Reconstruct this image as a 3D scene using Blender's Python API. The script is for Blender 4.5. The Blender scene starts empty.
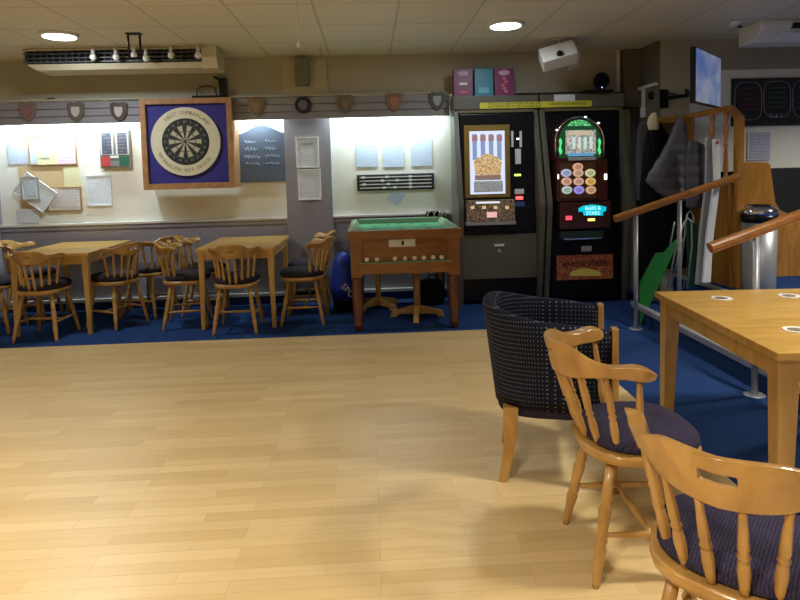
import bpy, bmesh, math, random
from mathutils import Vector, Matrix
random.seed(7)
D = bpy.data
C = bpy.context.scene.collection
PI = math.pi
R = math.radians

# ------------------------------------------------------------------ camera
F, CX, CY, EYE = 610.0, 400.0, 211.0, 1.4
yaw, pit, rol = R(2.8), R(3.85), R(1.5)
fw = Vector((math.sin(yaw)*math.cos(pit), math.cos(yaw)*math.cos(pit), -math.sin(pit)))
r0 = Vector((math.cos(yaw), -math.sin(yaw), 0))
u0 = r0.cross(fw)
rt = r0*math.cos(rol) - u0*math.sin(rol)
up = u0*math.cos(rol) + r0*math.sin(rol)
cam = D.objects.new('camera', D.cameras.new('camera'))
C.objects.link(cam)
m = Matrix((rt, up, -fw)).transposed().to_4x4()
m.translation = Vector((0, 0, EYE))
cam.matrix_world = m
cam.data.sensor_width = 36
cam.data.lens = F/800*36
cam.data.shift_x = 0.0
cam.data.shift_y = -(300-CY)/800
cam.data.clip_start = .02
bpy.context.scene.camera = cam

def at(x, y, Y):
    d = fw + rt*((x-CX)/F) - up*((y-CY)/F)
    return Vector((0, 0, EYE)) + d*(Y/d.y)

# ------------------------------------------------------------------ world, exposure, lights
w = D.worlds.new('world'); bpy.context.scene.world = w
w.use_nodes = True
w.node_tree.nodes['Background'].inputs[0].default_value = (.6, .6, .65, 1)
w.node_tree.nodes['Background'].inputs[1].default_value = .05
vs = bpy.context.scene.view_settings
vs.view_transform = 'Standard'; vs.look = 'None'; vs.gamma = 1; vs.use_curve_mapping = False
vs.exposure = 0.0

def area(name, loc, size, power, col, rot=(0, 0, 0), sy=None, shape='DISK', spread=180):
    l = D.lights.new(name, 'AREA'); l.shape = shape if sy is None else 'RECTANGLE'
    l.size = size
    if sy: l.size_y = sy
    l.energy = power; l.color = col; l.spread = R(spread)
    o = D.objects.new(name, l); C.objects.link(o); o.location = loc; o.rotation_euler = rot
    return o

CEIL = 2.60
COOL = (.80, .90, 1.0)
WARM = (1.0, .945, .83)
# the two downlights over the far wall that the photograph shows, and unseen fill lamps added to light the hall
area('downlight_lamp', (-2.54, 5.30, CEIL-.03), .24, 22, COOL)
area('downlight_lamp', (1.18, 5.16, CEIL-.03), .24, 11, COOL)
HALL_FILL = [(-2.6, 1.7, 50), (2.6, 1.7, 58), (-.6, .1, 46), (1.9, -1.2, 34), (-3.0, -.8, 36)]
RAISED_FILL = (4.7, 3.9, 58)  # unseen lamp added to brighten the wall of the raised area
for x, y, p in HALL_FILL:
    area('hall_fill', (x, y, CEIL-.03), .3, p, WARM, spread=125)
area('raised_fill', (RAISED_FILL[0], RAISED_FILL[1], CEIL-.03), .3, RAISED_FILL[2], WARM, spread=140)
# strip lights hidden behind the shutter pelmet
for x0, x1 in ((-3.7, -2.45), (-2.3, -1.0), (-.33, .72)):
    area('strip_lamp', ((x0+x1)/2, 6.475, 2.04), x1-x0, 16*(x1-x0), (.78, .96, 1.0), (R(4), 0, 0), .03)

# ------------------------------------------------------------------ materials
MATS = {}
def nt(name):
    m = D.materials.new(name); m.use_nodes = True
    t = m.node_tree; b = t.nodes['Principled BSDF']
    return m, t, b
def N(t, typ, **k):
    n = t.nodes.new(typ)
    for a, v in k.items(): setattr(n, a, v)
    return n
def rgba(c): return (c[0], c[1], c[2], 1)
def hexc(r, g, b):
    f = lambda v: ((v/255+.055)/1.055)**2.4 if v > 10 else v/255/12.92
    return (f(r), f(g), f(b))

def plain(name, col, rough=.5, metal=0, var=.12, scale=30, bump=0, spec=.5, coat=0, stretch=(1, 1, 1), sheen=0):
    if name in MATS: return MATS[name]
    m, t, b = nt(name)
    tc = N(t, 'ShaderNodeTexCoord'); mp = N(t, 'ShaderNodeMapping'); mp.inputs['Scale'].default_value = stretch
    no = N(t, 'ShaderNodeTexNoise'); no.inputs['Scale'].default_value = scale; no.inputs['Detail'].default_value = 4
    mx = N(t, 'ShaderNodeMix', data_type='RGBA')
    mx.inputs['A'].default_value = rgba([c*(1-var) for c in col]); mx.inputs['B'].default_value = rgba([min(1, c*(1+var)) for c in col])
    t.links.new(tc.outputs['Object'], mp.inputs['Vector']); t.links.new(mp.outputs[0], no.inputs['Vector'])
    t.links.new(no.outputs['Fac'], mx.inputs['Factor']); t.links.new(mx.outputs['Result'], b.inputs['Base Color'])
    b.inputs['Roughness'].default_value = rough; b.inputs['Metallic'].default_value = metal
    b.inputs['Specular IOR Level'].default_value = spec
    b.inputs['Coat Weight'].default_value = coat; b.inputs['Sheen Weight'].default_value = sheen
    if bump:
        bp = N(t, 'ShaderNodeBump'); bp.inputs['Strength'].default_value = bump; bp.inputs['Distance'].default_value = .004
        t.links.new(no.outputs['Fac'], bp.inputs['Height']); t.links.new(bp.outputs[0], b.inputs['Normal'])
    MATS[name] = m
    return m

def wood(name, c1, c2, rough=.35, stretch=(2, 2, 30), coat=.2):
    m, t, b = nt(name)
    tc = N(t, 'ShaderNodeTexCoord'); mp = N(t, 'ShaderNodeMapping'); mp.inputs['Scale'].default_value = stretch
    no = N(t, 'ShaderNodeTexNoise'); no.inputs['Scale'].default_value = 3; no.inputs['Detail'].default_value = 6; no.inputs['Distortion'].default_value = .6
    cr = N(t, 'ShaderNodeValToRGB')
    cr.color_ramp.elements[0].position = .3; cr.color_ramp.elements[0].color = rgba(c1)
    cr.color_ramp.elements[1].position = .72; cr.color_ramp.elements[1].color = rgba(c2)
    t.links.new(tc.outputs['Object'], mp.inputs['Vector']); t.links.new(mp.outputs[0], no.inputs['Vector'])
    t.links.new(no.outputs['Fac'], cr.inputs['Fac']); t.links.new(cr.outputs[0], b.inputs['Base Color'])
    b.inputs['Roughness'].default_value = rough; b.inputs['Coat Weight'].default_value = coat; b.inputs['Coat Roughness'].default_value = .2
    return m

def emis(name, col, strength, rough=.3, base=None):
    m, t, b = nt(name)
    b.inputs['Base Color'].default_value = rgba(base or [c*.3 for c in col]); b.inputs['Roughness'].default_value = rough
    b.inputs['Emission Color'].default_value = rgba(col); b.inputs['Emission Strength'].default_value = strength
    return m

def lined(name, col, ink, period=.018, axis='Z', fill=.35, wob=60):
    """paper with lines of small print"""
    m, t, b = nt(name)
    tc = N(t, 'ShaderNodeTexCoord')
    sp = N(t, 'ShaderNodeSeparateXYZ'); t.links.new(tc.outputs['Object'], sp.inputs[0])
    a = N(t, 'ShaderNodeMath', operation='MULTIPLY'); a.inputs[1].default_value = 1/period; t.links.new(sp.outputs[axis], a.inputs[0])
    fr = N(t, 'ShaderNodeMath', operation='FRACT'); t.links.new(a.outputs[0], fr.inputs[0])
    lt = N(t, 'ShaderNodeMath', operation='LESS_THAN'); lt.inputs[1].default_value = fill; t.links.new(fr.outputs[0], lt.inputs[0])
    no = N(t, 'ShaderNodeTexNoise'); no.inputs['Scale'].default_value = wob; t.links.new(tc.outputs['Object'], no.inputs['Vector'])
    gt = N(t, 'ShaderNodeMath', operation='GREATER_THAN'); gt.inputs[1].default_value = .47; t.links.new(no.outputs['Fac'], gt.inputs[0])
    mu = N(t, 'ShaderNodeMath', operation='MULTIPLY'); t.links.new(lt.outputs[0], mu.inputs[0]); t.links.new(gt.outputs[0], mu.inputs[1])
    mx = N(t, 'ShaderNodeMix', data_type='RGBA'); mx.inputs['A'].default_value = rgba(col); mx.inputs['B'].default_value = rgba(ink)
    t.links.new(mu.outputs[0], mx.inputs['Factor']); t.links.new(mx.outputs['Result'], b.inputs['Base Color'])
    b.inputs['Roughness'].default_value = .7
    return m

def strip_floor(name):
    m, t, b = nt(name)
    tc = N(t, 'ShaderNodeTexCoord')
    br = N(t, 'ShaderNodeTexBrick'); br.offset = .37; br.offset_frequency = 3; br.squash = 1
    br.inputs['Scale'].default_value = 1; br.inputs['Brick Width'].default_value = .52; br.inputs['Row Height'].default_value = .062
    br.inputs['Mortar Size'].default_value = .0007; br.inputs['Mortar Smooth'].default_value = .3; br.inputs['Bias'].default_value = 0
    br.inputs['Color1'].default_value = (0, 0, 0, 1); br.inputs['Color2'].default_value = (1, 1, 1, 1); br.inputs['Mortar'].default_value = (.1, .1, .1, 1)
    t.links.new(tc.outputs['Object'], br.inputs['Vector'])
    cr = N(t, 'ShaderNodeValToRGB')
    e = cr.color_ramp.elements
    e[0].position = 0; e[0].color = rgba(hexc(204, 175, 121)); e[1].position = 1; e[1].color = rgba(hexc(219, 193, 141))
    for p, c in ((.12, (206, 177, 123)), (.5, (212, 184, 131)), (.85, (216, 189, 137))):
        k = e.new(p); k.color = rgba(hexc(*c))
    t.links.new(br.outputs['Color'], cr.inputs['Fac'])
    mp = N(t, 'ShaderNodeMapping'); mp.inputs['Scale'].default_value = (1.4, 26, 1); t.links.new(tc.outputs['Object'], mp.inputs['Vector'])
    no = N(t, 'ShaderNodeTexNoise'); no.inputs['Scale'].default_value = 2.4; no.inputs['Detail'].default_value = 7; t.links.new(mp.outputs[0], no.inputs['Vector'])
    g = N(t, 'ShaderNodeMapRange'); g.inputs['To Min'].default_value = .90; g.inputs['To Max'].default_value = 1.08; t.links.new(no.outputs['Fac'], g.inputs['Value'])
    # scuffed, duller patches with edges of their own
    n2 = N(t, 'ShaderNodeTexNoise'); n2.inputs['Scale'].default_value = 1.1; n2.inputs['Detail'].default_value = 3; t.links.new(tc.outputs['Object'], n2.inputs['Vector'])
    g2 = N(t, 'ShaderNodeMapRange'); g2.inputs['From Min'].default_value = .35; g2.inputs['From Max'].default_value = .65; g2.inputs['To Min'].default_value = .96; g2.inputs['To Max'].default_value = 1.04
    t.links.new(n2.outputs['Fac'], g2.inputs['Value'])
    mu = N(t, 'ShaderNodeMath', operation='MULTIPLY'); t.links.new(g.outputs[0], mu.inputs[0]); t.links.new(g2.outputs[0], mu.inputs[1])
    vm = N(t, 'ShaderNodeVectorMath', operation='SCALE'); t.links.new(cr.outputs[0], vm.inputs[0]); t.links.new(mu.outputs[0], vm.inputs['Scale'])
    mx = N(t, 'ShaderNodeMix', data_type='RGBA'); mx.inputs['B'].default_value = rgba(hexc(170, 138, 94))
    t.links.new(br.outputs['Fac'], mx.inputs['Factor']); t.links.new(vm.outputs[0], mx.inputs['A'])
    t.links.new(mx.outputs['Result'], b.inputs['Base Color'])
    rr = N(t, 'ShaderNodeMapRange'); rr.inputs['To Min'].default_value = .26; rr.inputs['To Max'].default_value = .42; t.links.new(n2.outputs['Fac'], rr.inputs['Value'])
    t.links.new(rr.outputs[0], b.inputs['Roughness'])
    b.inputs['Specular IOR Level'].default_value = .5
    return m

def tiles(name):
    m, t, b = nt(name)
    tc = N(t, 'ShaderNodeTexCoord'); mp = N(t, 'ShaderNodeMapping'); mp.inputs['Location'].default_value = (.37, .01, 0)
    t.links.new(tc.outputs['Object'], mp.inputs['Vector'])
    br = N(t, 'ShaderNodeTexBrick'); br.offset = 0; br.squash = 1
    br.inputs['Scale'].default_value = 1; br.inputs['Brick Width'].default_value = .62; br.inputs['Row Height'].default_value = .64
    br.inputs['Mortar Size'].default_value = .011; br.inputs['Mortar Smooth'].default_value = .2
    br.inputs['Color1'].default_value = rgba(hexc(216, 211, 194)); br.inputs['Color2'].default_value = rgba(hexc(210, 204, 187)); br.inputs['Mortar'].default_value = rgba(hexc(186, 180, 162))
    t.links.new(mp.outputs[0], br.inputs['Vector']); t.links.new(br.outputs['Color'], b.inputs['Base Color'])
    wv = N(t, 'ShaderNodeTexWave'); wv.bands_direction = 'Y'; wv.inputs['Scale'].default_value = 2.6; t.links.new(tc.outputs['Object'], wv.inputs['Vector'])
    bp = N(t, 'ShaderNodeBump'); bp.inputs['Strength'].default_value = .12; bp.inputs['Distance'].default_value = .01
    t.links.new(wv.outputs['Fac'], bp.inputs['Height']); t.links.new(bp.outputs[0], b.inputs['Normal'])
    b.inputs['Roughness'].default_value = .75
    return m

def dotted(name, base, dot, step=.03, rad=.16, rough=.85):
    """upholstery: small woven dots"""
    m, t, b = nt(name)
    tc = N(t, 'ShaderNodeTexCoord'); vo = N(t, 'ShaderNodeTexVoronoi'); vo.inputs['Scale'].default_value = 1/step
    vo.inputs['Randomness'].default_value = .0
    t.links.new(tc.outputs['UV'], vo.inputs['Vector'])
    lt = N(t, 'ShaderNodeMath', operation='LESS_THAN'); lt.inputs[1].default_value = rad; t.links.new(vo.outputs['Distance'], lt.inputs[0])
    mx = N(t, 'ShaderNodeMix', data_type='RGBA'); mx.inputs['A'].default_value = rgba(base); mx.inputs['B'].default_value = rgba(dot)
    t.links.new(lt.outputs[0], mx.inputs['Factor']); t.links.new(mx.outputs['Result'], b.inputs['Base Color'])
    b.inputs['Roughness'].default_value = rough; b.inputs['Specular IOR Level'].default_value = .2
    return m

def woven(name, c1, c2, scale=45):
    m, t, b = nt(name)
    tc = N(t, 'ShaderNodeTexCoord'); wv = N(t, 'ShaderNodeTexWave'); wv.inputs['Scale'].default_value = scale; wv.inputs['Distortion'].default_value = 5
    wv.inputs['Detail Scale'].default_value = 4
    t.links.new(tc.outputs['Object'], wv.inputs['Vector'])
    mx = N(t, 'ShaderNodeMix', data_type='RGBA'); mx.inputs['A'].default_value = rgba(c1); mx.inputs['B'].default_value = rgba(c2)
    t.links.new(wv.outputs['Fac'], mx.inputs['Factor']); t.links.new(mx.outputs['Result'], b.inputs['Base Color'])
    bp = N(t, 'ShaderNodeBump'); bp.inputs['Strength'].default_value = .4; bp.inputs['Distance'].default_value = .002
    t.links.new(wv.outputs['Fac'], bp.inputs['Height']); t.links.new(bp.outputs[0], b.inputs['Normal'])
    b.inputs['Roughness'].default_value = .95; b.inputs['Specular IOR Level'].default_value = .2
    return m

def speckle(name, cols, scale, strength=0.0, rough=.3):
    """printed artwork: random cells of several colours, lit from behind when strength is set"""
    m, t, b = nt(name)
    tc = N(t, 'ShaderNodeTexCoord'); vo = N(t, 'ShaderNodeTexVoronoi'); vo.inputs['Scale'].default_value = scale
    t.links.new(tc.outputs['Object'], vo.inputs['Vector'])
    sp = N(t, 'ShaderNodeSeparateColor'); t.links.new(vo.outputs['Color'], sp.inputs[0])
    cr = N(t, 'ShaderNodeValToRGB'); cr.color_ramp.interpolation = 'CONSTANT'
    e = cr.color_ramp.elements
    e[0].position = 0; e[0].color = rgba(cols[0]); e[1].position = 1/len(cols); e[1].color = rgba(cols[1])
    for i in range(2, len(cols)):
        k = e.new(i/len(cols)); k.color = rgba(cols[i])
    t.links.new(sp.outputs[0], cr.inputs['Fac']); t.links.new(cr.outputs[0], b.inputs['Base Color'])
    if strength:
        t.links.new(cr.outputs[0], b.inputs['Emission Color']); b.inputs['Emission Strength'].default_value = strength
    b.inputs['Roughness'].default_value = rough
    return m

M_floor = strip_floor('beech strip floor')
M_tiles = tiles('ceiling tiles')
M_carpet = plain('blue carpet', hexc(36, 62, 110), .95, var=.25, scale=220, bump=.5, spec=.1)
M_wallw = plain('cream wall panel', hexc(232, 231, 220), .6, var=.02, scale=3)
M_wallu = plain('beige upper wall', hexc(166, 160, 140), .8, var=.03, scale=5)
M_wallg = plain('lilac grey paint', hexc(146, 142, 150), .7, var=.04, scale=8)
M_shut = plain('grey shutter slats', hexc(136, 135, 140), .5, var=.05, scale=8)
M_dark = plain('dark brown boxing', hexc(96, 92, 82), .8, var=.06, scale=6)
M_white = plain('white plastic', hexc(222, 222, 216), .4, var=.02)
M_whitep = plain('white paint', hexc(214, 212, 205), .5, var=.02)
M_pine = wood('honey pine', hexc(172, 132, 64), hexc(206, 166, 94), .32, (3, 3, 1.2), .35)
M_beech = wood('beech chair wood', hexc(164, 120, 58), hexc(196, 152, 84), .28, (4, 4, 2), .5)
M_top = wood('oak veneer top', hexc(174, 134, 62), hexc(204, 164, 86), .3, (1.2, 9, 1), .3)
M_mahog = wood('amber mahogany', hexc(122, 76, 36), hexc(156, 102, 52), .35, (1.5, 8, 8), .3)
M_mahogd = wood('dark stained leg wood', hexc(78, 38, 18), hexc(112, 58, 28), .3, (6, 6, 2), .4)
M_rail = wood('varnished handrail', hexc(150, 94, 42), hexc(188, 126, 62), .25, (1.5, 8, 8), .5)
M_part = wood('varnished partition pine', hexc(150, 100, 36), hexc(186, 132, 58), .3, (6, 6, 1.2), .4)
M_frame = wood('dartboard frame pine', hexc(150, 106, 66), hexc(180, 134, 88), .6, (4, 4, 4), 0)
M_seat = woven('navy woven seat', hexc(34, 33, 54), hexc(64, 56, 76), 40)
M_seatd = plain('dark seat fabric', hexc(36, 30, 42), .9, var=.3, scale=120)
M_tub = dotted('navy dotted upholstery', hexc(20, 26, 46), hexc(140, 140, 142), .020, .125)
M_steel = plain('brushed steel', (.42, .44, .47), .42, .55, .05)
M_alu = plain('aluminium nosing', (.55, .56, .56), .3, .4, .05)
M_chrome = plain('chrome', (.75, .75, .78), .12, 1, .02)
M_black = plain('black plastic', (.006, .006, .008), .3, var=.1, spec=.3)
M_blackm = plain('matt black', (.005, .005, .007), .8, var=.2, spec=.15)
M_taupe = plain('taupe laminate', hexc(92, 89, 78), .45, var=.05, scale=10)
M_gold = plain('dull gold surround', hexc(140, 116, 56), .4, .2, .1)
M_paper = lined('printed notice', hexc(222, 228, 236), hexc(188, 196, 210))
M_paperb = lined('pale blue notice', hexc(200, 212, 232), hexc(172, 188, 214), .022)
M_paperw = lined('white notice', hexc(224, 226, 222), hexc(180, 188, 190), .03)
M_cream = plain('cream notice', hexc(216, 212, 170), .8, var=.03)
M_pink = lined('pink notice', hexc(220, 196, 212), hexc(200, 172, 192), .03)
M_brown = plain('brown paper board', hexc(200, 174, 134), .8, var=.06)
M_wframe = wood('thin wooden frame', hexc(150, 110, 80), hexc(178, 136, 100), .5)
M_silver = plain('silver frame', hexc(222, 226, 230), .35, .1, .04)
M_chalk = plain('chalkboard slate', hexc(84, 94, 112), .7, var=.12, scale=14)
M_chalkb = plain('black chalkboard', hexc(44, 42, 46), .8, var=.15, scale=10)
M_chalkw = plain('white chalk', hexc(160, 184, 205), .9, var=.1)
M_blue = plain('dartboard blue panel', hexc(44, 40, 130), .7, var=.08)
M_green = plain('green baize', hexc(70, 134, 92), .9, var=.05, scale=60)
M_greenrim = plain('pale cushion rail', hexc(120, 150, 120), .6, var=.05)

# ------------------------------------------------------------------ mesh builder
def zto(d):
    d = Vector(d).normalized()
    return d.to_track_quat('Z', 'Y').to_matrix().to_4x4()

class MB:
    def __init__(s): s.b = bmesh.new(); s.uv = s.b.loops.layers.uv.new('UV')
    def _mi(s, fs, mi, smooth=False):
        for f in fs: f.material_index = mi; f.smooth = smooth
    def box(s, c, d, rot=None, bev=0, mi=0):
        M = Matrix.Translation(Vector(c)) @ (rot.to_4x4() if rot is not None else Matrix()) @ Matrix.Diagonal((d[0], d[1], d[2], 1))
        g = bmesh.ops.create_cube(s.b, size=1, matrix=M)
        fs = list({f for v in g['verts'] for f in v.link_faces})
        s._mi(fs, mi)
        if bev:
            es = list({e for v in g['verts'] for e in v.link_edges})
            bmesh.ops.bevel(s.b, geom=es, offset=min(bev, min(d)*.45), segments=2, affect='EDGES', profile=.7)
        return s
    def lohi(s, lo, hi, bev=0, mi=0):
        return s.box([(a+b)/2 for a, b in zip(lo, hi)], [abs(b-a) for a, b in zip(lo, hi)], None, bev, mi)
    def lathe(s, p0, p1, prof, seg=14, mi=0, smooth=True):
        """prof: list of (t, r), t along p0 to p1"""
        p0 = Vector(p0); p1 = Vector(p1); Q = zto(p1-p0); L = (p1-p0).length
        rings = []
        for t, r in prof:
            ring = []
            for k in range(seg):
                a = 2*PI*k/seg
                ring.append(s.b.verts.new(p0 + Q.to_3x3() @ Vector((r*math.cos(a), r*math.sin(a), t*L))))
            rings.append(ring)
        for i in range(len(rings)-1):
            for k in range(seg):
                f = s.b.faces.new((rings[i][k], rings[i][(k+1) % seg], rings[i+1][(k+1) % seg], rings[i+1][k]))
                f.material_index = mi; f.smooth = smooth
        for ring, rev in ((rings[0], True), (rings[-1], False)):
            f = s.b.faces.new(list(reversed(ring)) if rev else ring); f.material_index = mi
        return s
    def cyl(s, p0, p1, r, r1=None, seg=16, mi=0):
        return s.lathe(p0, p1, [(0, r), (1, r if r1 is None else r1)], seg, mi)
    def tube(s, pts, r, seg=8, mi=0, closed=False):
        pts = [Vector(p) for p in pts]; n = len(pts); rings = []
        prev = None
        for i, p in enumerate(pts):
            if closed: tg = pts[(i+1) % n]-pts[i-1]
            else: tg = pts[min(i+1, n-1)]-pts[max(i-1, 0)]
            tg.normalize()
            if prev is None:
                a = Vector((0, 0, 1)) if abs(tg.z) < .9 else Vector((1, 0, 0)); u = tg.cross(a).normalized()
            else:
                u = (prev - tg*prev.dot(tg)).normalized()
            prev = u; v = tg.cross(u)
            rr = r[i] if isinstance(r, (list, tuple)) else r
            rings.append([s.b.verts.new(p + (u*math.cos(2*PI*k/seg)+v*math.sin(2*PI*k/seg))*rr) for k in range(seg)])
        for i in range(n if closed else n-1):
            A = rings[i]; B = rings[(i+1) % n]
            for k in range(seg):
                f = s.b.faces.new((A[k], A[(k+1) % seg], B[(k+1) % seg], B[k])); f.material_index = mi; f.smooth = True
        if not closed:
            f = s.b.faces.new(list(reversed(rings[0]))); f.material_index = mi
            f = s.b.faces.new(rings[-1]); f.material_index = mi
        return s
    def prism(s, pts, vec, mi=0, smooth=False):
        """closed 3D outline swept along vec"""
        vec = Vector(vec)
        a = [s.b.verts.new(Vector(p)) for p in pts]; b_ = [s.b.verts.new(Vector(p)+vec) for p in pts]
        n = len(a)
        fs = [s.b.faces.new(list(reversed(a))), s.b.faces.new(b_)]
        for i in range(n):
            f = s.b.faces.new((a[i], a[(i+1) % n], b_[(i+1) % n], b_[i])); f.smooth = smooth; fs.append(f)
        for f in fs: f.material_index = mi
        return s
    def ball(s, c, r, sc=(1, 1, 1), seg=14, mi=0):
        M = Matrix.Translation(Vector(c)) @ Matrix.Diagonal((sc[0], sc[1], sc[2], 1))
        g = bmesh.ops.create_uvsphere(s.b, u_segments=seg, v_segments=max(6, seg//2+2), radius=r, matrix=M)
        s._mi({f for v in g['verts'] for f in v.link_faces}, mi, True)
        return s
    def loft(s, rings, mi=0, cap=True, closed=True):
        R_ = [[s.b.verts.new(Vector(p)) for p in ring] for ring in rings]
        n = len(R_[0])
        for i in range(len(R_)-1):
            for k in range(n if closed else n-1):
                f = s.b.faces.new((R_[i][k], R_[i][(k+1) % n], R_[i+1][(k+1) % n], R_[i+1][k])); f.material_index = mi; f.smooth = True
        if cap:
            s.b.faces.new(list(reversed(R_[0]))).material_index = mi
            s.b.faces.new(R_[-1]).material_index = mi
        return s
    def build(s, name, mat, parent=None, label=None, bevel=0, sub=0, loc=None, kind=None):
        bmesh.ops.recalc_face_normals(s.b, faces=s.b.faces[:])
        me = D.meshes.new(name); s.b.to_mesh(me); s.b.free()
        for mm in (mat if isinstance(mat, (list, tuple)) else [mat]): me.materials.append(mm)
        o = D.objects.new(name, me); C.objects.link(o)
        if parent is not None: o.parent = parent
        if loc: o.location = loc
        if label: o['label'] = label
        if kind: o['kind'] = kind
        if bevel:
            b = o.modifiers.new('bevel', 'BEVEL'); b.width = bevel; b.segments = 2; b.limit_method = 'ANGLE'
        if sub:
            b = o.modifiers.new('sub', 'SUBSURF'); b.levels = sub; b.render_levels = sub
        return o

def thing(name, label, cat, loc=(0, 0, 0), rz=0, group=None):
    o = D.objects.new(name, None); C.objects.link(o)
    o.location = loc; o.rotation_euler = (0, 0, rz); o.empty_display_size = .1
    o['label'] = label; o['category'] = cat
    if group: o['group'] = group
    return o
def tag(o, label, cat, group=None, kind=None):
    o['label'] = label; o['category'] = cat
    if group: o['group'] = group
    if kind: o['kind'] = kind
    return o
def struct(name, mb, mat, label=None, **k):
    o = mb.build(name, mat, **k); o['kind'] = 'structure'
    if label: o['label'] = label
    return o
KIDS = {}
def copy_tree(o, parent=None):
    c = o.copy(); C.objects.link(c)
    if parent is not None: c.parent = parent
    for ch in [x for x in D.objects if x.parent == o]:
        copy_tree(ch, c)
    return c

def text(name, body, size, mat, loc, parent=None, rot=(PI/2, 0, 0), ext=.0015, align='CENTER', wscale=1.0):
    cu = D.curves.new(name, 'FONT'); cu.body = body; cu.size = size; cu.extrude = ext; cu.align_x = align; cu.align_y = 'CENTER'
    cu.resolution_u = 2
    tmp = D.objects.new(name+'_src', cu); C.objects.link(tmp)
    bpy.context.view_layer.update()
    me = D.meshes.new_from_object(tmp.evaluated_get(bpy.context.evaluated_depsgraph_get()))
    D.objects.remove(tmp)
    me.materials.clear(); me.materials.append(mat)
    o = D.objects.new(name, me); C.objects.link(o); o.parent = parent; o.location = loc; o.rotation_euler = rot
    o.scale = (wscale, 1, 1)
    return o

def rect(x0, y0, x1, y1, Y):
    """frame of a flat wall item: centre, width and height at depth Y"""
    a = at(x0, (y0+y1)/2, Y); b = at(x1, (y0+y1)/2, Y); c = at((x0+x1)/2, y0, Y); d = at((x0+x1)/2, y1, Y)
    return Vector(((a.x+b.x)/2, Y, (c.z+d.z)/2)), b.x-a.x, c.z-d.z

# ------------------------------------------------------------------ room shell
BW = 6.6         # back wall
RW = 5.93        # wall right of the corner
CX_ = 2.87       # the corner
struct('floor', MB().lohi((-5, -3, -.1), (1.55, 5.17, 0)), M_floor, 'pale beech strip floor of the dance area')
struct('floor.001', MB().lohi((-5, 5.17, -.1), (2.36, BW+.2, 0)).lohi((1.55, -3, -.1), (2.36, 5.17, 0)).lohi((2.36, 5.36, -.1), (3.02, BW+.2, 0)), M_carpet, 'blue carpet around the wooden floor')
struct('floor.002', MB().lohi((2.36, -3, -.1), (3.02, 5.36, .15)), M_carpet, 'blue carpeted lower step')
struct('floor.003', MB().lohi((3.02, -3, -.1), (7.2, BW+.2, .30)), M_carpet, 'blue carpeted raised floor')
struct('trim_1', MB().lohi((2.335, -3, .128), (2.385, 5.36, .154), .004).lohi((2.345, -3, .105), (2.36, 5.36, .128)), M_alu, 'aluminium nosing of the lower step')
struct('trim_2', MB().lohi((2.995, -3, .275), (3.035, 5.9, .305), .004), M_alu, 'aluminium nosing of the upper step')
struct('ceiling', MB().lohi((-5, -3, CEIL), (7.2, BW+.2, CEIL+.1)), M_tiles, 'beige tiled suspended ceiling')
struct('wall_back', MB().lohi((-5, BW, 0), (CX_, BW+.15, CEIL)), [M_wallw], 'back wall with cream panels')
struct('wall_back.001', MB().lohi((-5, BW-.02, 0), (CX_, BW, .905)), M_wallg, 'grey lower part of the back wall')
struct('wall_back.002', MB().lohi((-5, 6.45, 2.18), (CX_, BW, CEIL)), M_wallu, 'dim beige wall above the shutter box')
struct('wall_corner', MB().lohi((CX_, RW-.013, 0), (CX_+.006, BW+.1, CEIL)), M_dark, 'dark brown return wall')
struct('wall_corner.001', MB().lohi((2.70, 6.34, 2.0), (CX_, BW, CEIL)), M_dark, 'dark boxed section of wall right of the conduit')
wr = MB().lohi((CX_+.006, RW, 0), (7.2, RW+.15, 2.30)); struct('wall_right', wr, M_wallw, 'cream wall of the raised area')
struct('wall_right.001', MB().lohi((CX_+.006, RW-.012, 2.30), (7.2, RW+.15, CEIL)), M_wallu, 'beige band at the top of the raised area wall')
struct('wall_right.002', MB().lohi((CX_+.006, RW-.011, .3), (3.17, RW+.1, 2.30)), M_wallu, 'beige strip of wall beside the corner')
struct('wall_side', MB().lohi((7.2, -3, 0), (7.3, BW, CEIL)), M_wallu)
struct('wall_left', MB().lohi((-5.1, -3, 0), (-5, BW+.2, CEIL)), M_wallu)
struct('wall_rear', MB().lohi((-5, -3.1, 0), (7.2, -3, CEIL)), M_wallu)
struct('wall_pillar', MB().lohi((-.885, BW-.06, 0), (-.40, BW, 2.0)), M_wallg, 'lilac grey pillar between the two cream panels')
struct('wall_pillar.001', MB().lohi((-4.5, BW-.25, 0), (-3.87, BW, 2.0)), M_wallg, 'lilac grey pillar at the left end')
# shutter box over the panels
sb = MB()
for k in range(3): sb.lohi((-4.4, 6.405-.004*(k % 2), 1.955+k*.076), (.86, 6.425, 1.955+k*.076+.07), .006)
sb.lohi((-4.4, 6.425, 1.955), (.86, 6.435, 2.18))
struct('trim_3', sb, M_shut, 'grey ribbed shutter box above the lit panels')
struct('trim_4', MB().lohi((-4.4, 6.38, 2.183), (.86, 6.45, 2.205), .004), M_wallu)
# ledges and skirting
for i, (a, b) in enumerate(((-3.87, -.885), (-.40, .86))):
    struct('trim_%d' % (5+i), MB().lohi((a, BW-.05, .905), (b, BW, .93), .005), M_whitep, 'white ledge below the cream panel')
    struct('trim_%d' % (7+i), MB().lohi((a, BW-.035, .86), (b, BW-.02, .905)), M_wallg)
struct('baseboard_back', MB().lohi((-5, BW-.045, 0), (.86, BW-.02, .085)), M_carpet, 'carpet upstand along the back wall')
struct('baseboard_back.001', MB().lohi((-5, BW-.06, .085), (.86, BW-.02, .12), .004), M_whitep, 'white strip on top of the carpet upstand')
struct('baseboard_right', MB().lohi((3.16, RW-.03, .3), (7.2, RW-.01, .38)), M_dark)

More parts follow.
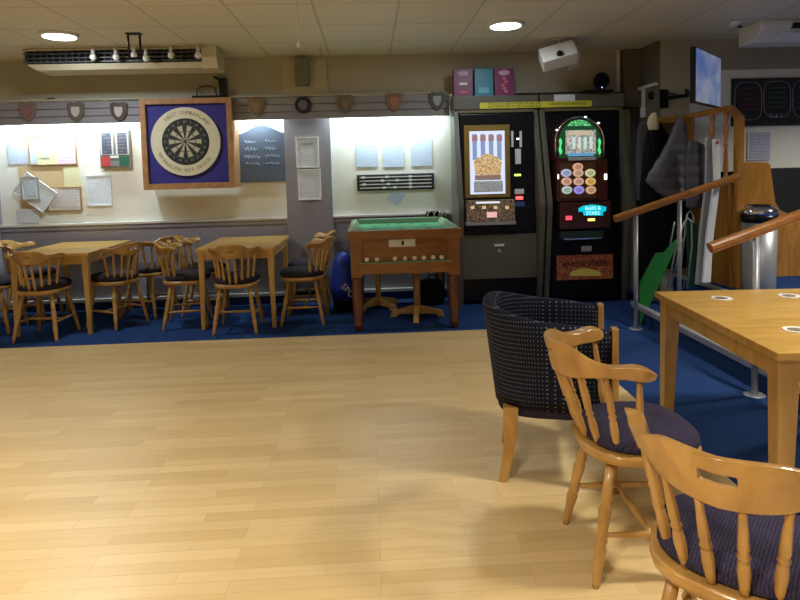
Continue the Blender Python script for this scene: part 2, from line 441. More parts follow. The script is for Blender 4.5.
# ------------------------------------------------------------------ ceiling fittings
M_lens = emis('downlight lens', (.86, .93, 1.0), 14)
t = thing('downlight', 'round glowing ceiling downlight above the long white heater at left', 'ceiling light', (-2.54, 5.30, CEIL), group=None)
MB().lathe((0, 0, -.022), (0, 0, 0), [(0, .135), (.3, .15), (1, .155)], 28).build('rim', M_white, t)
MB().lathe((0, 0, -.026), (0, 0, -.004), [(0, .125), (1, .13)], 28).build('lens', M_lens, t)
for (x, y, z_), lab in ((((1.18, 5.16, CEIL)), 'round glowing ceiling downlight in front of the fruit machines'),):
    c = copy_tree(t); c.location = (x, y, z_); c['label'] = lab
for i, (x, y, p) in enumerate(HALL_FILL+[RAISED_FILL]):  # unseen fittings added where the fill lamps hang
    c = copy_tree(t); c.location = (x, y, CEIL); c['label'] = 'unseen round ceiling downlight added as fill light'; c['group'] = 'added fill downlights out of view'

# pull cord and hook
p = at(309, 52, 6.1)
t = thing('pull_cord', 'thin white pull cord hanging from the ceiling', 'cord', (-.43, 4.02, CEIL))
MB().cyl((0, 0, 0), (0, 0, -.37), .003, seg=6).build('cord', M_white, t)
MB().lathe((0, 0, -.36), (0, 0, -.395), [(0, .006), (.3, .012), (1, .014)], 10).build('toggle', M_white, t)
t = thing('ceiling_hook', 'small metal hook in the ceiling beside the white pull cord', 'hook', (-.44, 6.05, CEIL))
MB().tube([(0, 0, 0), (0, 0, -.05), (.012, 0, -.068), (.024, 0, -.055)], .004).build('hook', M_steel, t)

# white rail along the ceiling towards the camera
# long heater with bulbs
Y0 = 5.84
a = at(21, 50, Y0); b_ = at(214, 72, Y0)
x0, x1 = a.x, b_.x
zt = min(at(120, 46.5, Y0).z, CEIL-.004); zb = zt-.2
t = thing('wall_heater', 'long white overhead heater with dark slatted front at top left', 'heater', ((x0+x1)/2, Y0, 0))
L = (x1-x0)/2
def hprof(x): return [(x, .30, zt), (x, .0, zt), (x, .0, zt-.035), (x, .03, zt-.15), (x, .11, zb), (x, .30, zb)]
h = MB()
h.lohi((-L, .02, zt-.015), (L, .31, zt), .004)
h.prism([(-L+.03, .01, zt-.14), (-L+.10, .055, zt-.19), (-L+.10, .31, zt-.2), (-L+.03, .31, zt-.14)], (2*L-.10, 0, 0))
h.lohi((-L, .2, zt-.14), (L, .31, zt-.01))
h.prism([(L-.11, .0, zt), (L-.11, .31, zt), (L-.11, .31, zt-.2), (L-.11, .04, zt-.2), (L-.11, 0, zt-.1)], (.14, 0, 0))
h.build('casing', M_wallu if False else plain('cream enamel', hexc(196, 188, 164), .4, var=.03), t, bevel=.006)
h = MB()
h.lohi((-L, .06, zt-.135), (L-.11, .21, zt-.016))
h.build('recess', M_blackm, t)
h = MB()
for z in (zt-.05, zt-.09, zt-.125): h.lohi((-L, .022, z), (L-.11, .05, z+.012))
for k in range(28): 
    xx = -L+.03+k*(2*L-.16)/27; h.lohi((xx, .03, zt-.13), (xx+.006, .055, zt-.02))
h.build('grille', plain('grey slats', hexc(70, 72, 74), .5), t)
M_bulb = plain('opal bulb', hexc(225, 222, 212), .15, var=.02, coat=.5)
bulb = None
for px, py in ((93, 56), (116, 56), (134, 54), (146, 57), (171, 54), (198, 54)):
    q = at(px, py, Y0-.05)
    if bulb is None:
        bulb = thing('hanging_bulb', 'x', 'bulb', (0, 0, 0), group=None)
        MB().ball((0, 0, -.01), .03, (1, 1, 1.1)).build('globe', M_bulb, bulb)
        MB().lathe((0, 0, .02), (0, 0, .07), [(0, .014), (.3, .017), (1, .015)], 12).build('holder', M_white, bulb)
        MB().tube([(0, 0, .07), (0, 0, .1), (0, .06, .12)], .004).build('flex', M_white, bulb)
        c = bulb
    else: c = copy_tree(bulb)
    c.location = q; c['group'] = 'bulbs in front of the overhead heater'
for c, l in zip([o for o in D.objects if o.name.startswith('hanging_bulb')], ['white bulb in front of the heater, first from the left', 'white bulb in front of the heater, second from the left', 'white bulb inside the black bracket on the heater', 'white bulb just right of the black bracket on the heater', 'white bulb on the heater, fifth from the left', 'white bulb nearest the right end of the heater']): c['label'] = l
q = at(134.5, 47, 5.3)
t = thing('black_bracket', 'black U shaped metal bracket standing up in front of the heater', 'bracket', (q.x, 5.3, q.z))
MB().tube([(-.048, 0, -.10), (-.048, 0, .095), (-.04, 0, .108), (.04, 0, .108), (.048, 0, .095), (.048, 0, -.10)], .010, 8).lohi((-.05, -.008, -.10), (.05, .008, -.085)).build('loop', M_black, t)
MB().lohi((-.06, -.03, CEIL-q.z-.012), (.06, .03, CEIL-q.z)).build('ceiling_plate', M_black, t)

# top left fitting and sensors
t = thing('ceiling_speaker', 'round dark rimmed fitting on the ceiling at the top left corner', 'ceiling fitting', (-2.72, 4.35, CEIL))
MB().lathe((0, 0, -.05), (0, 0, 0), [(0, .085), (.2, .10), (1, .10)], 24).build('rim', M_black, t)
MB().lathe((0, 0, -.06), (0, 0, -.04), [(0, .04), (.6, .075), (1, .08)], 24).build('cone', M_silver, t)
q = at(735, 17, 5.2)
t = thing('smoke_detector', 'small white smoke detector on the ceiling near the television', 'smoke detector', (q.x, 5.2, CEIL))
MB().lathe((0, 0, -.04), (0, 0, 0), [(0, .03), (.3, .045), (.7, .05), (1, .05)], 20).build('body', M_white, t)
MB().lohi((.02, -.02, -.055), (.05, .0, -.038)).build('clip', M_black, t)

# ------------------------------------------------------------------ upper wall items
# small wall speaker on a board
c_, w_, h_ = rect(282, 60, 327, 95, 6.44)
tag(MB().box(c_, (w_, .02, h_)).build('backing_board', plain('pale beige board', hexc(178, 168, 140), .7)), 'pale beige board on the upper wall behind the small grey speaker', 'board')
c_, w_, h_ = rect(295, 58, 309, 85, 6.36)
t = thing('wall_speaker', 'small upright grey green speaker box on the beige upper wall', 'speaker', c_)
MB().box((0, 0.02, 0), (w_, .12, h_), bev=.008).build('cabinet', plain('grey green grille', hexc(112, 112, 92), .7, var=.1, scale=90), t)
MB().ball((0, -.044, .0), .006).build('badge', M_chrome, t)
# emergency projector lamp
q = at(558, 56, 5.75)
t = thing('ceiling_projector', 'white projector tilted under the ceiling above the fruit machines', 'projector', (q.x, 5.75, q.z), R(-8))
rm = Matrix.Rotation(R(-14), 3, 'Y') @ Matrix.Rotation(R(-30), 3, 'X')
o = MB().box((0, 0, 0), (.33, .16, .17), rm, bev=.02).build('casing', M_white, t)
MB().box((.14, .06, .0), (.12, .22, .15), rm, bev=.02).build('rear_casing', plain('pale grey plastic', hexc(180, 178, 176), .5), t)
MB().lathe((-.0, -.125, .005), (-.0, -.095, .005), [(0, .022), (1, .03)], 18).build('lens', M_black, t)
MB().cyl((.02, .03, .05), (.02, .03, CEIL-q.z), .022).lathe((.02, .03, CEIL-q.z-.02), (.02, .03, CEIL-q.z), [(0, .05), (1, .06)], 18).build('mount', plain('pale grey plastic', hexc(180, 178, 176), .5), t)
# conduit
c1 = at(612, 45, 6.42); c2 = at(612, 84, 6.42)
tag(MB().lohi((2.655, 6.42, 2.17), (2.685, 6.45, CEIL)).build('conduit', M_whitep), 'thin white vertical cable conduit above the second fruit machine', 'conduit')
q1 = at(617, 88, 6.2); q2 = at(657, 87, 5.95)
t = thing('cable_trunking', 'white cable trunking running along the dark wall with a short drop', 'trunking', (0, 0, 0))
MB().lohi((CX_-.03, 5.95, q1.z-.012), (CX_, 6.335, q1.z+.016)).build('trunk', M_whitep, t)
MB().lohi((CX_-.028, 6.22, q1.z-.2), (CX_-.003, 6.25, q1.z)).build('drop', M_whitep, t)
MB().lohi((CX_-.035, 6.2, q1.z-.30), (CX_-.003, 6.27, q1.z-.2), .005).build('socket', M_silver, t)
tag(MB().lathe((CX_-.03, 6.08, 2.08), (CX_, 6.08, 2.08), [(0, .03), (1, .045)]).build('alarm_sounder', M_black), 'small black round sounder on the dark wall under the trunking', 'sounder')

# ------------------------------------------------------------------ team shields on the shutter box
def shield(px, py, col, col2, shape, lab):
    q = at(px, py, 6.39)
    t = thing('shield_plaque', lab, 'plaque', (q.x, 6.398, q.z), group='plaques along the shutter box')
    m1 = plain('shield wood %d' % px, col, .5); m2 = plain('shield centre %d' % px, col2, .5)
    w_, h_ = .085, .10
    if shape == 'round':
        MB().lathe((0, 0, 0), (0, -.02, 0), [(0, .085), (.7, .085), (1, .075)], 24).build('back', m1, t)
        MB().lathe((0, -.019, 0), (0, -.026, 0), [(0, .052), (1, .045)], 20).build('crest', m2, t)
    else:
        pts = [(-w_, 0, h_*.85), (-w_*.5, 0, h_), (0, 0, h_*.88), (w_*.5, 0, h_), (w_, 0, h_*.85), (w_*.95, 0, -h_*.1), (w_*.6, 0, -h_*.65), (0, 0, -h_), (-w_*.6, 0, -h_*.65), (-w_*.95, 0, -h_*.1)]
        MB().prism(pts, (0, -.018, 0)).build('back', m1, t, bevel=.003)
        MB().prism([(x*.5, -.0185, z*.55) for x, y, z in pts], (0, -.007, 0)).build('crest', m2, t, bevel=.002)
shield(28, 112, hexc(120, 100, 96), hexc(136, 94, 94), 's', 'faded red crest plaque at the far left of the shutter box')
shield(76, 112, hexc(96, 88, 80), hexc(180, 176, 168), 's', 'dark wooden shield with pale round crest above the pinned notices')
shield(119, 112, hexc(78, 62, 52), hexc(190, 184, 172), 's', 'dark brown shield with white crest left of the dartboard')
shield(256, 107, hexc(118, 104, 82), hexc(150, 120, 80), 's', 'small tan shield plaque above the arched chalkboard')
shield(303, 105, hexc(30, 30, 34), hexc(96, 100, 108), 'round', 'round black plaque above the grey pillar')
shield(345, 104, hexc(110, 98, 84), hexc(126, 106, 84), 's', 'faint brown shield plaque right of the round black plaque')
shield(394, 102, hexc(130, 100, 84), hexc(170, 110, 92), 's', 'brown shield plaque with a red crest')
shield(437, 101, hexc(70, 72, 70), hexc(150, 160, 150), 's', 'dark green grey shield plaque nearest the fruit machines')
t = thing('wall_vent', 'small black box on the upper wall above the shutter box at left', 'fixing', at(51, 99, 6.43))
MB().box((0, 0, 0), (.07, .03, .018)).build('body', M_black, t)

# ------------------------------------------------------------------ dartboard cabinet
c_, w_, h_ = rect(141, 98, 233, 189, 6.28)
t = thing('dartboard_cabinet', 'square pine framed dartboard surround with deep blue backing', 'dartboard surround', (c_.x, 6.28, c_.z))
W, H_ = w_/2, h_/2; fr = .055
f = MB()
f.lohi((-W, 0, -H_), (-W+fr, .3, H_), .004).lohi((W-fr, 0, -H_), (W, .3, H_), .004)
f.lohi((-W+fr, 0, H_-fr), (W-fr, .3, H_), .004).lohi((-W+fr, 0, -H_), (W-fr, .3, -H_+fr*1.1), .004)
f.build('frame', M_frame, t)
MB().lohi((-W+fr, .04, -H_+fr), (W-fr, .07, H_-fr)).build('backing_panel', M_blue, t)
ring = MB(); n = 48; ro, ri = .345, .235
rings = []
for rr, yy in ((ro, .04), (ro, .012), (ri, .012), (ri, .04)):
    rings.append([(rr*math.cos(2*PI*k/n), yy, rr*math.sin(2*PI*k/n)) for k in range(n)])
ring.loft(rings, cap=False)
for f_ in ring.b.faces: f_.smooth = False
rg = ring.build('surround_ring', plain('cream foam ring', hexc(214, 208, 178), .8, var=.02), t, loc=(-.018, 0, .022))
M_ink = plain('faded olive letters', hexc(150, 145, 108), .8)
def arc_text(s, rad, a0, a1, up_, par):
    for i, ch in enumerate(s):
        if ch == ' ': continue
        a = R(a0+(a1-a0)*i/(len(s)-1))
        x, z = rad*math.cos(a), rad*math.sin(a)
        rot = a-PI/2 if up_ else a+PI/2
        # glyph stands in the XZ plane, turned about Y
        o = text('letter', ch, .052, M_ink, (x, .0105, z), par)
        o.rotation_euler = (Matrix.Rotation(-rot, 3, 'Y') @ Matrix.Rotation(PI/2, 3, 'X')).to_euler()
arc_text('WEST CUMBERLAND', .29, 128, 38, True, rg)
arc_text('WIRRALPH BET MOTOR', .29, 207, 322, False, rg)
d = thing('dartboard', 'black and cream bristle dartboard inside the cream ring', 'dartboard', (c_.x-.018, 6.292, c_.z+.022))
MB().lathe((0, .03, 0), (0, -.012, 0), [(0, .232), (.8, .232), (1, .226)], 40).build('board', plain('black sisal', hexc(44, 44, 46), .8), d)
seg = MB(); seg2 = MB(); M_cr = plain('cream sisal', hexc(182, 176, 148), .8); 
def wedge(mb, r1, r2, k, y=-.0125, mi=0):
    a0, a1 = R(9+18*k-9+.6+0), R(9+18*k+9-.6)
    a0, a1 = R(18*k-9+90), R(18*k+9+90)
    pts = [(r1*math.cos(a0), y, r1*math.sin(a0)), (r2*math.cos(a0), y, r2*math.sin(a0)), (r2*math.cos((a0+a1)/2), y, r2*math.sin((a0+a1)/2)), (r2*math.cos(a1), y, r2*math.sin(a1)), (r1*math.cos(a1), y, r1*math.sin(a1))]
    mb.prism(pts, (0, -.0015, 0), mi=mi)
for k in range(20):
    if k % 2:
        wedge(seg, .018, .10, k); wedge(seg, .108, .162, k)
    wedge(seg2, .10, .108, k, mi=k % 2); wedge(seg2, .162, .170, k, mi=k % 2)
seg.build('cream_segments', M_cr, d)
seg2.build('scoring_rings', [plain('sisal red', hexc(96, 52, 46), .8), plain('sisal green', hexc(40, 84, 50), .8)], d)
nums = [20, 1, 18, 4, 13, 6, 10, 15, 2, 17, 3, 19, 7, 16, 8, 11, 14, 9, 12, 5]
M_wire = plain('pale wire', hexc(150, 150, 140), .5)
for i, v in enumerate(nums):
    a = R(90-18*i); text('number', str(v), .034, M_wire, (.198*math.cos(a), -.0135, .198*math.sin(a)), d)
MB().lathe((0, -.012, 0), (0, -.015, 0), [(0, .016), (1, .015)], 16).build('bullseye', plain('sisal red', hexc(120, 40, 36), .8), d)
# lamp bracket on top
c2_, w2_, h2_ = rect(188, 78, 224, 97, 6.22)
t = thing('black_lamp', 'black angled lamp bracket standing on the dartboard surround', 'lamp', (c2_.x, 6.40, c_.z+H_))
MB().lohi((-w2_/2, -.06, 0), (w2_/2, .04, .03), .004).build('base', M_black, t)
MB().lohi((w2_/2-.085, -.05, .03), (w2_/2-.01, .03, .20), .008).build('post', M_black, t)
MB().tube([(w2_/2-.05, 0, .19), (w2_/2-.11, 0, .205), (w2_/2-.14, 0, .225)], .012).build('arm', M_black, t)
MB().tube([(-.14, 0, .03), (-.14, 0, .09), (-.10, 0, .125), (-.02, 0, .13), (.04, 0, .115), (.06, 0, .03)], .006).build('loop', M_black, t)

# ------------------------------------------------------------------ notices
YW = BW-.004
def notice(name, box, mat, label, cat, frame=None, fw_=.012, tilt=0, dy=0, group=None, mount=None):
    c_, w_, h_ = rect(*box, YW-dy)
    if frame is None:
        o = MB().box((0, 0, 0), (w_, .004, h_)).build(name, mat)
        o.location = (c_.x, YW-dy-.002, c_.z); o.rotation_euler = (0, tilt, 0)
        return tag(o, label, cat, group)
    t = thing(name, label, cat, (c_.x, YW-dy-.01, c_.z), group=group); t.rotation_euler = (0, tilt, 0)
    a, b = w_/2, h_/2
    MB().lohi((-a, -.008, -b), (-a+fw_, .01, b)).lohi((a-fw_, -.008, -b), (a, .01, b)).lohi((-a+fw_, -.008, b-fw_), (a-fw_, .01, b)).lohi((-a+fw_, -.008, -b), (a-fw_, .01, -b+fw_)).build('frame', frame, t, bevel=.001)
    MB().lohi((-a+fw_, -.002, -b+fw_), (a-fw_, .006, b-fw_)).build('sheet', mat, t)
    if mount:
        MB().lohi((-a+fw_*3.2, -.006, -b+fw_*3.2), (a-fw_*3.2, -.0025, b-fw_*3.2)).build('mount', mount, t)
    return t
notice('paper_notice', (8, 136, 30, 164), M_paperb, 'pale blue paper notice pinned left of the framed notices', 'notice')
t = notice('notice_board', (29, 135, 77, 165), M_cream, 'thin framed board with blue, cream and pink sheets at left', 'notice board', M_wframe, .008)
for bx, mt, nm in (((31, 137, 37, 164), M_paperb, 'blue_sheet'), ((57, 136, 75, 164), M_pink, 'pink_sheet'), ((41, 141, 49, 158), lined('grey table print', hexc(205, 212, 196), hexc(150, 170, 170), .012), 'table_sheet')):
    c2, w2, h2 = rect(*bx, YW); MB().box((c2.x-t.location.x, -.0045, c2.z-t.location.z), (w2, .003, h2)).build(nm, mt, t)
t = notice('brown_board', (20, 166, 80, 212), M_brown, 'large tan brown paper board behind the tilted frames at left', 'board')
notice('yellow_note', (64, 167, 80, 187), M_cream, 'pale yellow note pinned on the tan board', 'note', dy=.006)
notice('picture_frame', (48, 187, 82, 211), M_paperw, 'brown framed pale certificate low on the tan board', 'picture frame', M_wframe, .012, dy=.012, mount=plain('certificate art', hexc(206, 200, 200), .7, var=.12, scale=26))
notice('picture_frame', (17, 180, 54, 205), M_paper, 'pale frame hung tilted like a diamond on the tan board', 'picture frame', M_white, .012, tilt=R(38), dy=.034)
notice('picture_frame', (22, 177, 40, 200), M_paperw, 'white frame with grey inner border in front of the tilted frame', 'picture frame', plain('grey frame', hexc(150, 160, 160), .4), .012, dy=.058, mount=M_paperb)
notice('paper_notice', (17, 209, 39, 223), M_paper, 'small white leaflet pinned lowest at left', 'leaflet', dy=.002)
notice('picture_frame', (87, 175, 112, 206), M_paper, 'silver framed notice below the darts scoreboard', 'picture frame', M_silver, .014)
t = notice('picture_frame', (296, 137, 319, 168), M_paper, 'upper silver framed notice on the grey pillar', 'picture frame', M_white, .014, dy=.06)
text('heading', 'OOOO', .04, plain('dark ink', hexc(70, 74, 90), .7), (0, -.006, .09), t)
notice('picture_frame', (298, 169, 321, 200), M_paper, 'lower silver framed notice on the grey pillar', 'picture frame', M_white, .014, dy=.06)
notice('paper_notice', (356, 137, 377, 167), M_paperb, 'pale blue printed sheet, left of the three in a row', 'notice')
notice('paper_notice', (383, 137, 404, 167), M_paperb, 'pale blue printed sheet, middle of the three in a row', 'notice')
notice('paper_notice', (411, 136, 432, 166), M_paperb, 'pale blue printed sheet, right of the three in a row', 'notice')
notice('paper_notice', (389, 189, 403, 204), M_paperb, 'small tilted pale blue note under the dark score rack', 'note', tilt=R(35))
# darts scoreboard
c_, w_, h_ = rect(101, 130, 132, 168, YW)
t = thing('darts_scoreboard', 'grey darts scoreboard with red and green lower squares', 'scoreboard', (c_.x, YW, c_.z))
MB().lohi((-w_/2, -.04, -h_/2), (w_/2, 0, h_/2), .005).build('back', plain('grey board', hexc(132, 126, 112), .5), t)
M_dk = lined('dark score panel', hexc(66, 74, 92), hexc(120, 96, 100), .035, fill=.4, wob=30)
for sx in (-1, 1):
    MB().lohi((sx*w_/4-w_*.2, -.048, -h_*.16), (sx*w_/4+w_*.2, -.04, h_*.46)).build('score_frame', M_silver, t)
    MB().lohi((sx*w_/4-w_*.155, -.052, -h_*.13), (sx*w_/4+w_*.155, -.047, h_*.42)).build('score_panel', M_dk, t)
for k, cc in enumerate((hexc(190, 60, 62), hexc(120, 122, 124), hexc(36, 96, 76))):
    MB().lohi((-w_*.46+k*w_*.3, -.047, -h_*.45), (-w_*.46+k*w_*.3+w_*.29, -.04, -h_*.2)).build(('red_square', 'grey_square', 'green_square')[k], plain('score colour %d' % k, cc, .6), t)
MB().lohi((-.05, -.052, -h_*.24), (.04, -.046, -h_*.18)).build('label_strip', M_white, t)
# arched chalkboard
c_, w_, h_ = rect(239.8, 125, 286, 182, YW)
t = thing('arched_chalkboard', 'slate chalkboard with arched top and chalk writing beside the dartboard', 'chalkboard', (c_.x, YW, c_.z))
a, b = w_/2, h_/2
pts = [(-a, 0, -b), (a, 0, -b), (a, 0, b*.68)]
for k in range(0, 13):
    u = k/12; x = a*(1-2*u); s_ = math.sin(PI*u)
    pts.append((x*.97, 0, b*.70+b*.30*s_**1.6))
pts.append((-a, 0, b*.68))
MB().prism(pts, (0, -.02, 0)).build('slate', M_chalk, t, bevel=.002)
ch = MB()
random.seed(3)
for row in range(4):
    for col in range(2):
        x = -a*.78+col*a*.9; z = b*.42-row*b*.26
        pp = []; nn = random.randint(14, 20)
        for i in range(nn):
            pp.append((x+i*a*.036, -.0215, z+.020*math.sin(i*1.7+row)*(1 if (i+row) % 4 else .2)+random.uniform(-.006, .006)))
        ch.tube(pp, .0028, 4)
ch.build('chalk_writing', M_chalkw, t)
# score rack with sliding markers
c_, w_, h_ = rect(357, 174, 434, 190, YW)
t = thing('score_rack', 'dark rack of four white scoring rods with sliding markers', 'scoring rack', (c_.x, YW, c_.z))
MB().lohi((-w_/2, -.03, -h_/2), (w_/2, 0, h_/2), .004).build('back', plain('plum black board', hexc(44, 38, 54), .5), t)
for k, bz in enumerate((.33, .11, -.11, -.33)):
    z = bz*h_
    MB().lohi((-w_/2+.03, -.036, z-.005), (w_/2-.03, -.028, z+.005)).build('rod', M_white, t)
    for px in ((0.04, .36, .68), (.3, .5, .68), (.05, .38, .68), (.32, .47, .68))[k]:
        MB().lohi((-w_/2+.02+px*w_*.95, -.044, z-.012), (-w_/2+.055+px*w_*.95, -.03, z+.012), .004).build('marker', M_white, t)

# ------------------------------------------------------------------ gaming machine surrounds
def cabinet(x0, x1, label, door):
    t = thing('machine_cabinet', label, 'cabinet', ((x0+x1)/2, 6.3, 0))
    a = (x1-x0)/2
    for sx in (-1, 1):
        xx = -a if sx < 0 else a-.05
        MB().prism([(xx, .15, 0), (xx, -.20, 0), (xx, -.36, .98), (xx, -.36, 1.03), (xx, -.10, 1.99), (xx, .15, 1.99)], (.05, 0, 0)).build('side_panel', M_taupe, t, bevel=.004)
    MB().lohi((-a, -.13, 1.99), (a, .15, 2.125), .004).build('header', M_taupe, t)
    MB().lohi((-a+.05, -.115, 1.955), (a-.05, -.07, 1.989), .004).build('trim_bar', plain('pale bronze trim', hexc(120, 112, 80), .4, .3), t)
    MB().lohi((-a+.05, .12, .05), (a-.05, .148, 1.985)).build('back_panel', M_blackm, t)
    if door:
        MB().lohi((-a+.052, -.2, .27), (a-.052, -.17, .72), .006).build('lower_door', M_taupe, t)
        dd = [o for o in D.objects if o.parent == t and o.name.startswith('lower_door')][0]
        MB().lohi((-.055, -.208, .60), (.045, -.2, .625)).build('door_label', M_white, dd)
        MB().lathe((-.005, -.2, .555), (-.005, -.215, .555), [(0, .02), (1, .018)]).build('lock', M_steel, dd)
    return t
XA0, XA1 = .87, 1.735
XB0, XB1 = 1.755, 2.62
cabinet(XA0, XA1, 'left taupe cabinet with a lower door around the gold framed fruit machine', True)
cabinet(XB0, XB1, 'right taupe cabinet around the arched fruit machine', False)
for z, lab in ((.38, 0), (.62, 0)): pass
# warning strip
q0 = at(480, 106, 6.16); q1 = at(592, 103, 6.16)
t = thing('warning_strip', 'long yellow age warning strip across both machine cabinets', 'sign', ((q0.x+q1.x)/2, 6.168, (q0.z+q1.z)/2-.0))
Lw = q1.x-q0.x
MB().lohi((-Lw/2, -.002, -.03), (Lw/2, .0015, .03)).build('strip', plain('yellow strip', hexc(206, 204, 60), .5), t)
M_inkd = plain('black ink', (.02, .02, .02), .6)
text('lettering', 'PERSONS UNDER 18 YEARS OF AGE ARE', .030, M_inkd, (-.22, -.003, .014), t, ext=.0008)
text('lettering', 'NOT PERMITTED TO USE THIS MACHINE', .030, M_inkd, (-.22, -.003, -.014), t, ext=.0008)
text('lettering', 'UNDER 18 NOT PERMITTED', .030, M_inkd, (.33, -.003, 0), t, ext=.0008)
c_, w_, h_ = rect(554, 94.5, 575, 101, 6.165)
tag(MB().box(c_, (w_, .003, h_)).build('white_label', M_paper), 'small white label above the yellow warning strip', 'label')
# boxes on top
ZT = 2.125
for (xa, xb, col, lab, txt) in ((454, 473, hexc(112, 34, 84), 'purple carton, left one on the machine cabinet', 'p'), (475, 493.5, hexc(40, 120, 146), 'turquoise carton between two purple ones', 't'), (495, 514, hexc(116, 38, 92), 'purple carton with pink artwork, right of the turquoise one', 'q')):
    A = at(xa, 96, 6.2); B = at(xb, 96, 6.2); hh = at(xa, 68.5, 6.2).z-A.z
    hh = .275
    ww = B.x-A.x
    t = thing('carton', lab, 'carton', ((A.x+B.x)/2, 6.25, ZT), group=None)
    MB().lohi((-ww/2, -.05, 0), (ww/2, .05, hh), .003).build('box', plain('carton '+txt, col, .4, var=.08), t)
    if txt != 't':
        MB().ball((0, -.05, hh*.84), .06, (1, .12, .5)).build('oval_badge', plain('lilac badge', hexc(190, 160, 190), .5), t)
    if txt == 'q':
        for k in range(5): MB().ball((.02*math.sin(k*2.1), -.051, hh*.62-k*.032), .022, (1, .2, .7)).build('pink_shape', plain('pink print', hexc(200, 110, 120), .5), t)
    if txt == 'p':
        MB().lohi((-.04, -.053, hh*.42), (.04, -.049, hh*.50)).build('white_caption', M_white, t)
        MB().ball((0, -.05, hh*.15), .05, (1, .1, .3)).build('oval_badge', plain('pink print', hexc(200, 110, 120), .5), t)
    if txt == 't':
        MB().lohi((-.055, -.053, hh*.1), (.05, -.049, hh*.32)).build('blue_panel', plain('pale cyan', hexc(90, 170, 190), .5), t)
# small black round speaker on flat box
q = at(598, 83, 6.2)
t = thing('round_speaker', 'small black round speaker on a flat black base on the cabinet', 'speaker', (q.x, 6.22, ZT))
MB().lohi((-.15, -.09, 0), (.13, .08, .035), .005).build('base', M_black, t)
MB().lathe((.04, -.03, .13), (.04, .03, .14), [(0, .07), (.3, .085), (1, .07)], 26).build('dish', M_black, t)
MB().cyl((.04, 0, .03), (.04, 0, .08), .02).build('stand', M_black, t)
MB().ball((.03, -.05, .06), .006).build('light', emis('blue led', (.3, .4, 1), 3), t)

# ------------------------------------------------------------------ fruit machine left
M_lit = emis('lit cool glass', (.72, .80, 1.0), .9)
t = thing('fruit_machine', 'tall black fruit machine with gold framed lit screen, left of the pair', 'fruit machine', ((XA0+XA1)/2, 6.14, 0))
cx = (XA0+XA1)/2; a = (XA1-XA0)/2-.055
MB().lohi((-a, 0, .04), (a, .27, 1.94), .006).lohi((-a, -.03, .73), (a, 0, 1.0), .01).build('body', M_black, t)
def loc(px, py, Y): 
    q = at(px, py, Y); return q.x-cx, q.z
def panel(par, name, x0, y0, x1, y1, Y, th, mat, bev=.002, label=None, c0=None):
    cc = cx if c0 is None else c0
    c_, w_, h_ = rect(x0, y0, x1, y1, Y)
    base = par.location
    pp = par
    off = Vector((0, 0, 0))
    while pp is not None: off += pp.location; pp = pp.parent
    return MB().box((c_.x-off.x, Y-off.y+th/2, c_.z-off.z), (w_, th, h_), bev=bev).build(name, mat, par, label)
YF = 6.115
panel(t, 'screen_surround', 464.5, 125, 510, 197.5, YF, .03, M_gold, label='dull gold surround')
scr = panel(t, 'screen', 470, 131, 505, 194, YF-.008, .012, M_lit, label='glowing pale blue screen')
# artwork on the screen
M_reel = emis('reel blue', (.30, .38, .62), .7)
for k in range(4):
    panel(scr, 'reel', 472.5+k*8.2, 134, 477+k*8.2, 160, YF-.012, .004, M_reel)
    panel(scr, 'reel_symbol', 472+k*8.2, 135, 477.5+k*8.2, 141, YF-.015, .004, emis('reel red %d' % k, (.42, .22, .22), .7))
M_amber = speckle('amber lit art', [(.55, .30, .10), (.65, .45, .22), (.40, .22, .10), (.75, .60, .40)], 110, .6)
pts = [(473.5, 162), (479, 157), (486, 153.5), (492, 155), (499, 158), (502, 163), (500, 175), (475.5, 175)]
mb = MB(); P3 = []
for px, py in pts:
    q = at(px, py, YF-.012); P3.append((q.x-cx, q.y-6.14, q.z))
mb.prism(P3, (0, -.005, 0)).build('amber_artwork', M_amber, scr)
panel(scr, 'sill', 475, 175, 501, 180, YF-.014, .004, emis('dusky sill', (.35, .22, .18), .6))
panel(scr, 'caption', 474, 181, 503, 192, YF-.013, .004, lined('lit caption', (.8, .85, .9), (.45, .5, .6), .02))
mm = scr
panel(t, 'coin_slot', 511.5, 131, 513.5, 147, YF, .03, M_silver); panel(t, 'coin_slot', 520, 131, 522, 147, YF, .03, M_silver)
panel(t, 'note_slot', 515.5, 149, 521, 164, YF, .03, M_silver)
panel(t, 'white_light', 517, 138, 519, 139.5, YF, .03, emis('white led', (.9, .9, 1), 3))
panel(t, 'green_light', 515, 174, 521, 176, YF, .03, emis('green led', (.6, .9, .15), 2.2))
panel(t, 'grey_plate', 515, 189, 524, 194, YF, .03, M_silver)
panel(t, 'red_light', 516.5, 196.5, 523, 199.5, YF-.01, .03, emis('red led', (1, .06, .06), 4))
panel(t, 'blue_flap', 515.5, 202, 525, 214, YF, .03, plain('blue flap', hexc(60, 90, 150), .4))
pl = panel(t, 'play_panel', 467, 200, 515, 223, 6.04, .10, speckle('brown lit buttons', [(.05, .03, .02), (.16, .10, .06), (.30, .20, .12), (.10, .06, .04), (.3, .22, .16)], 100, .2), .008)
panel(pl, 'glowing_strip', 476, 201.5, 500, 203.5, 6.035, .01, emis('soft white strip', (.8, .85, .9), .9))
panel(pl, 'red_badge', 487, 212, 497, 217.5, 6.03, .012, emis('pale red badge', (.9, .5, .45), .9))
for k in range(4): panel(pl, 'button', 471+k*11.5, 206, 474.5+k*11.5, 209, 6.03, .012, emis('amber button %d' % k, (.9, .65, .3), .7))
panel(t, 'rim', 466, 222, 516, 225, 6.03, .1, M_steel)

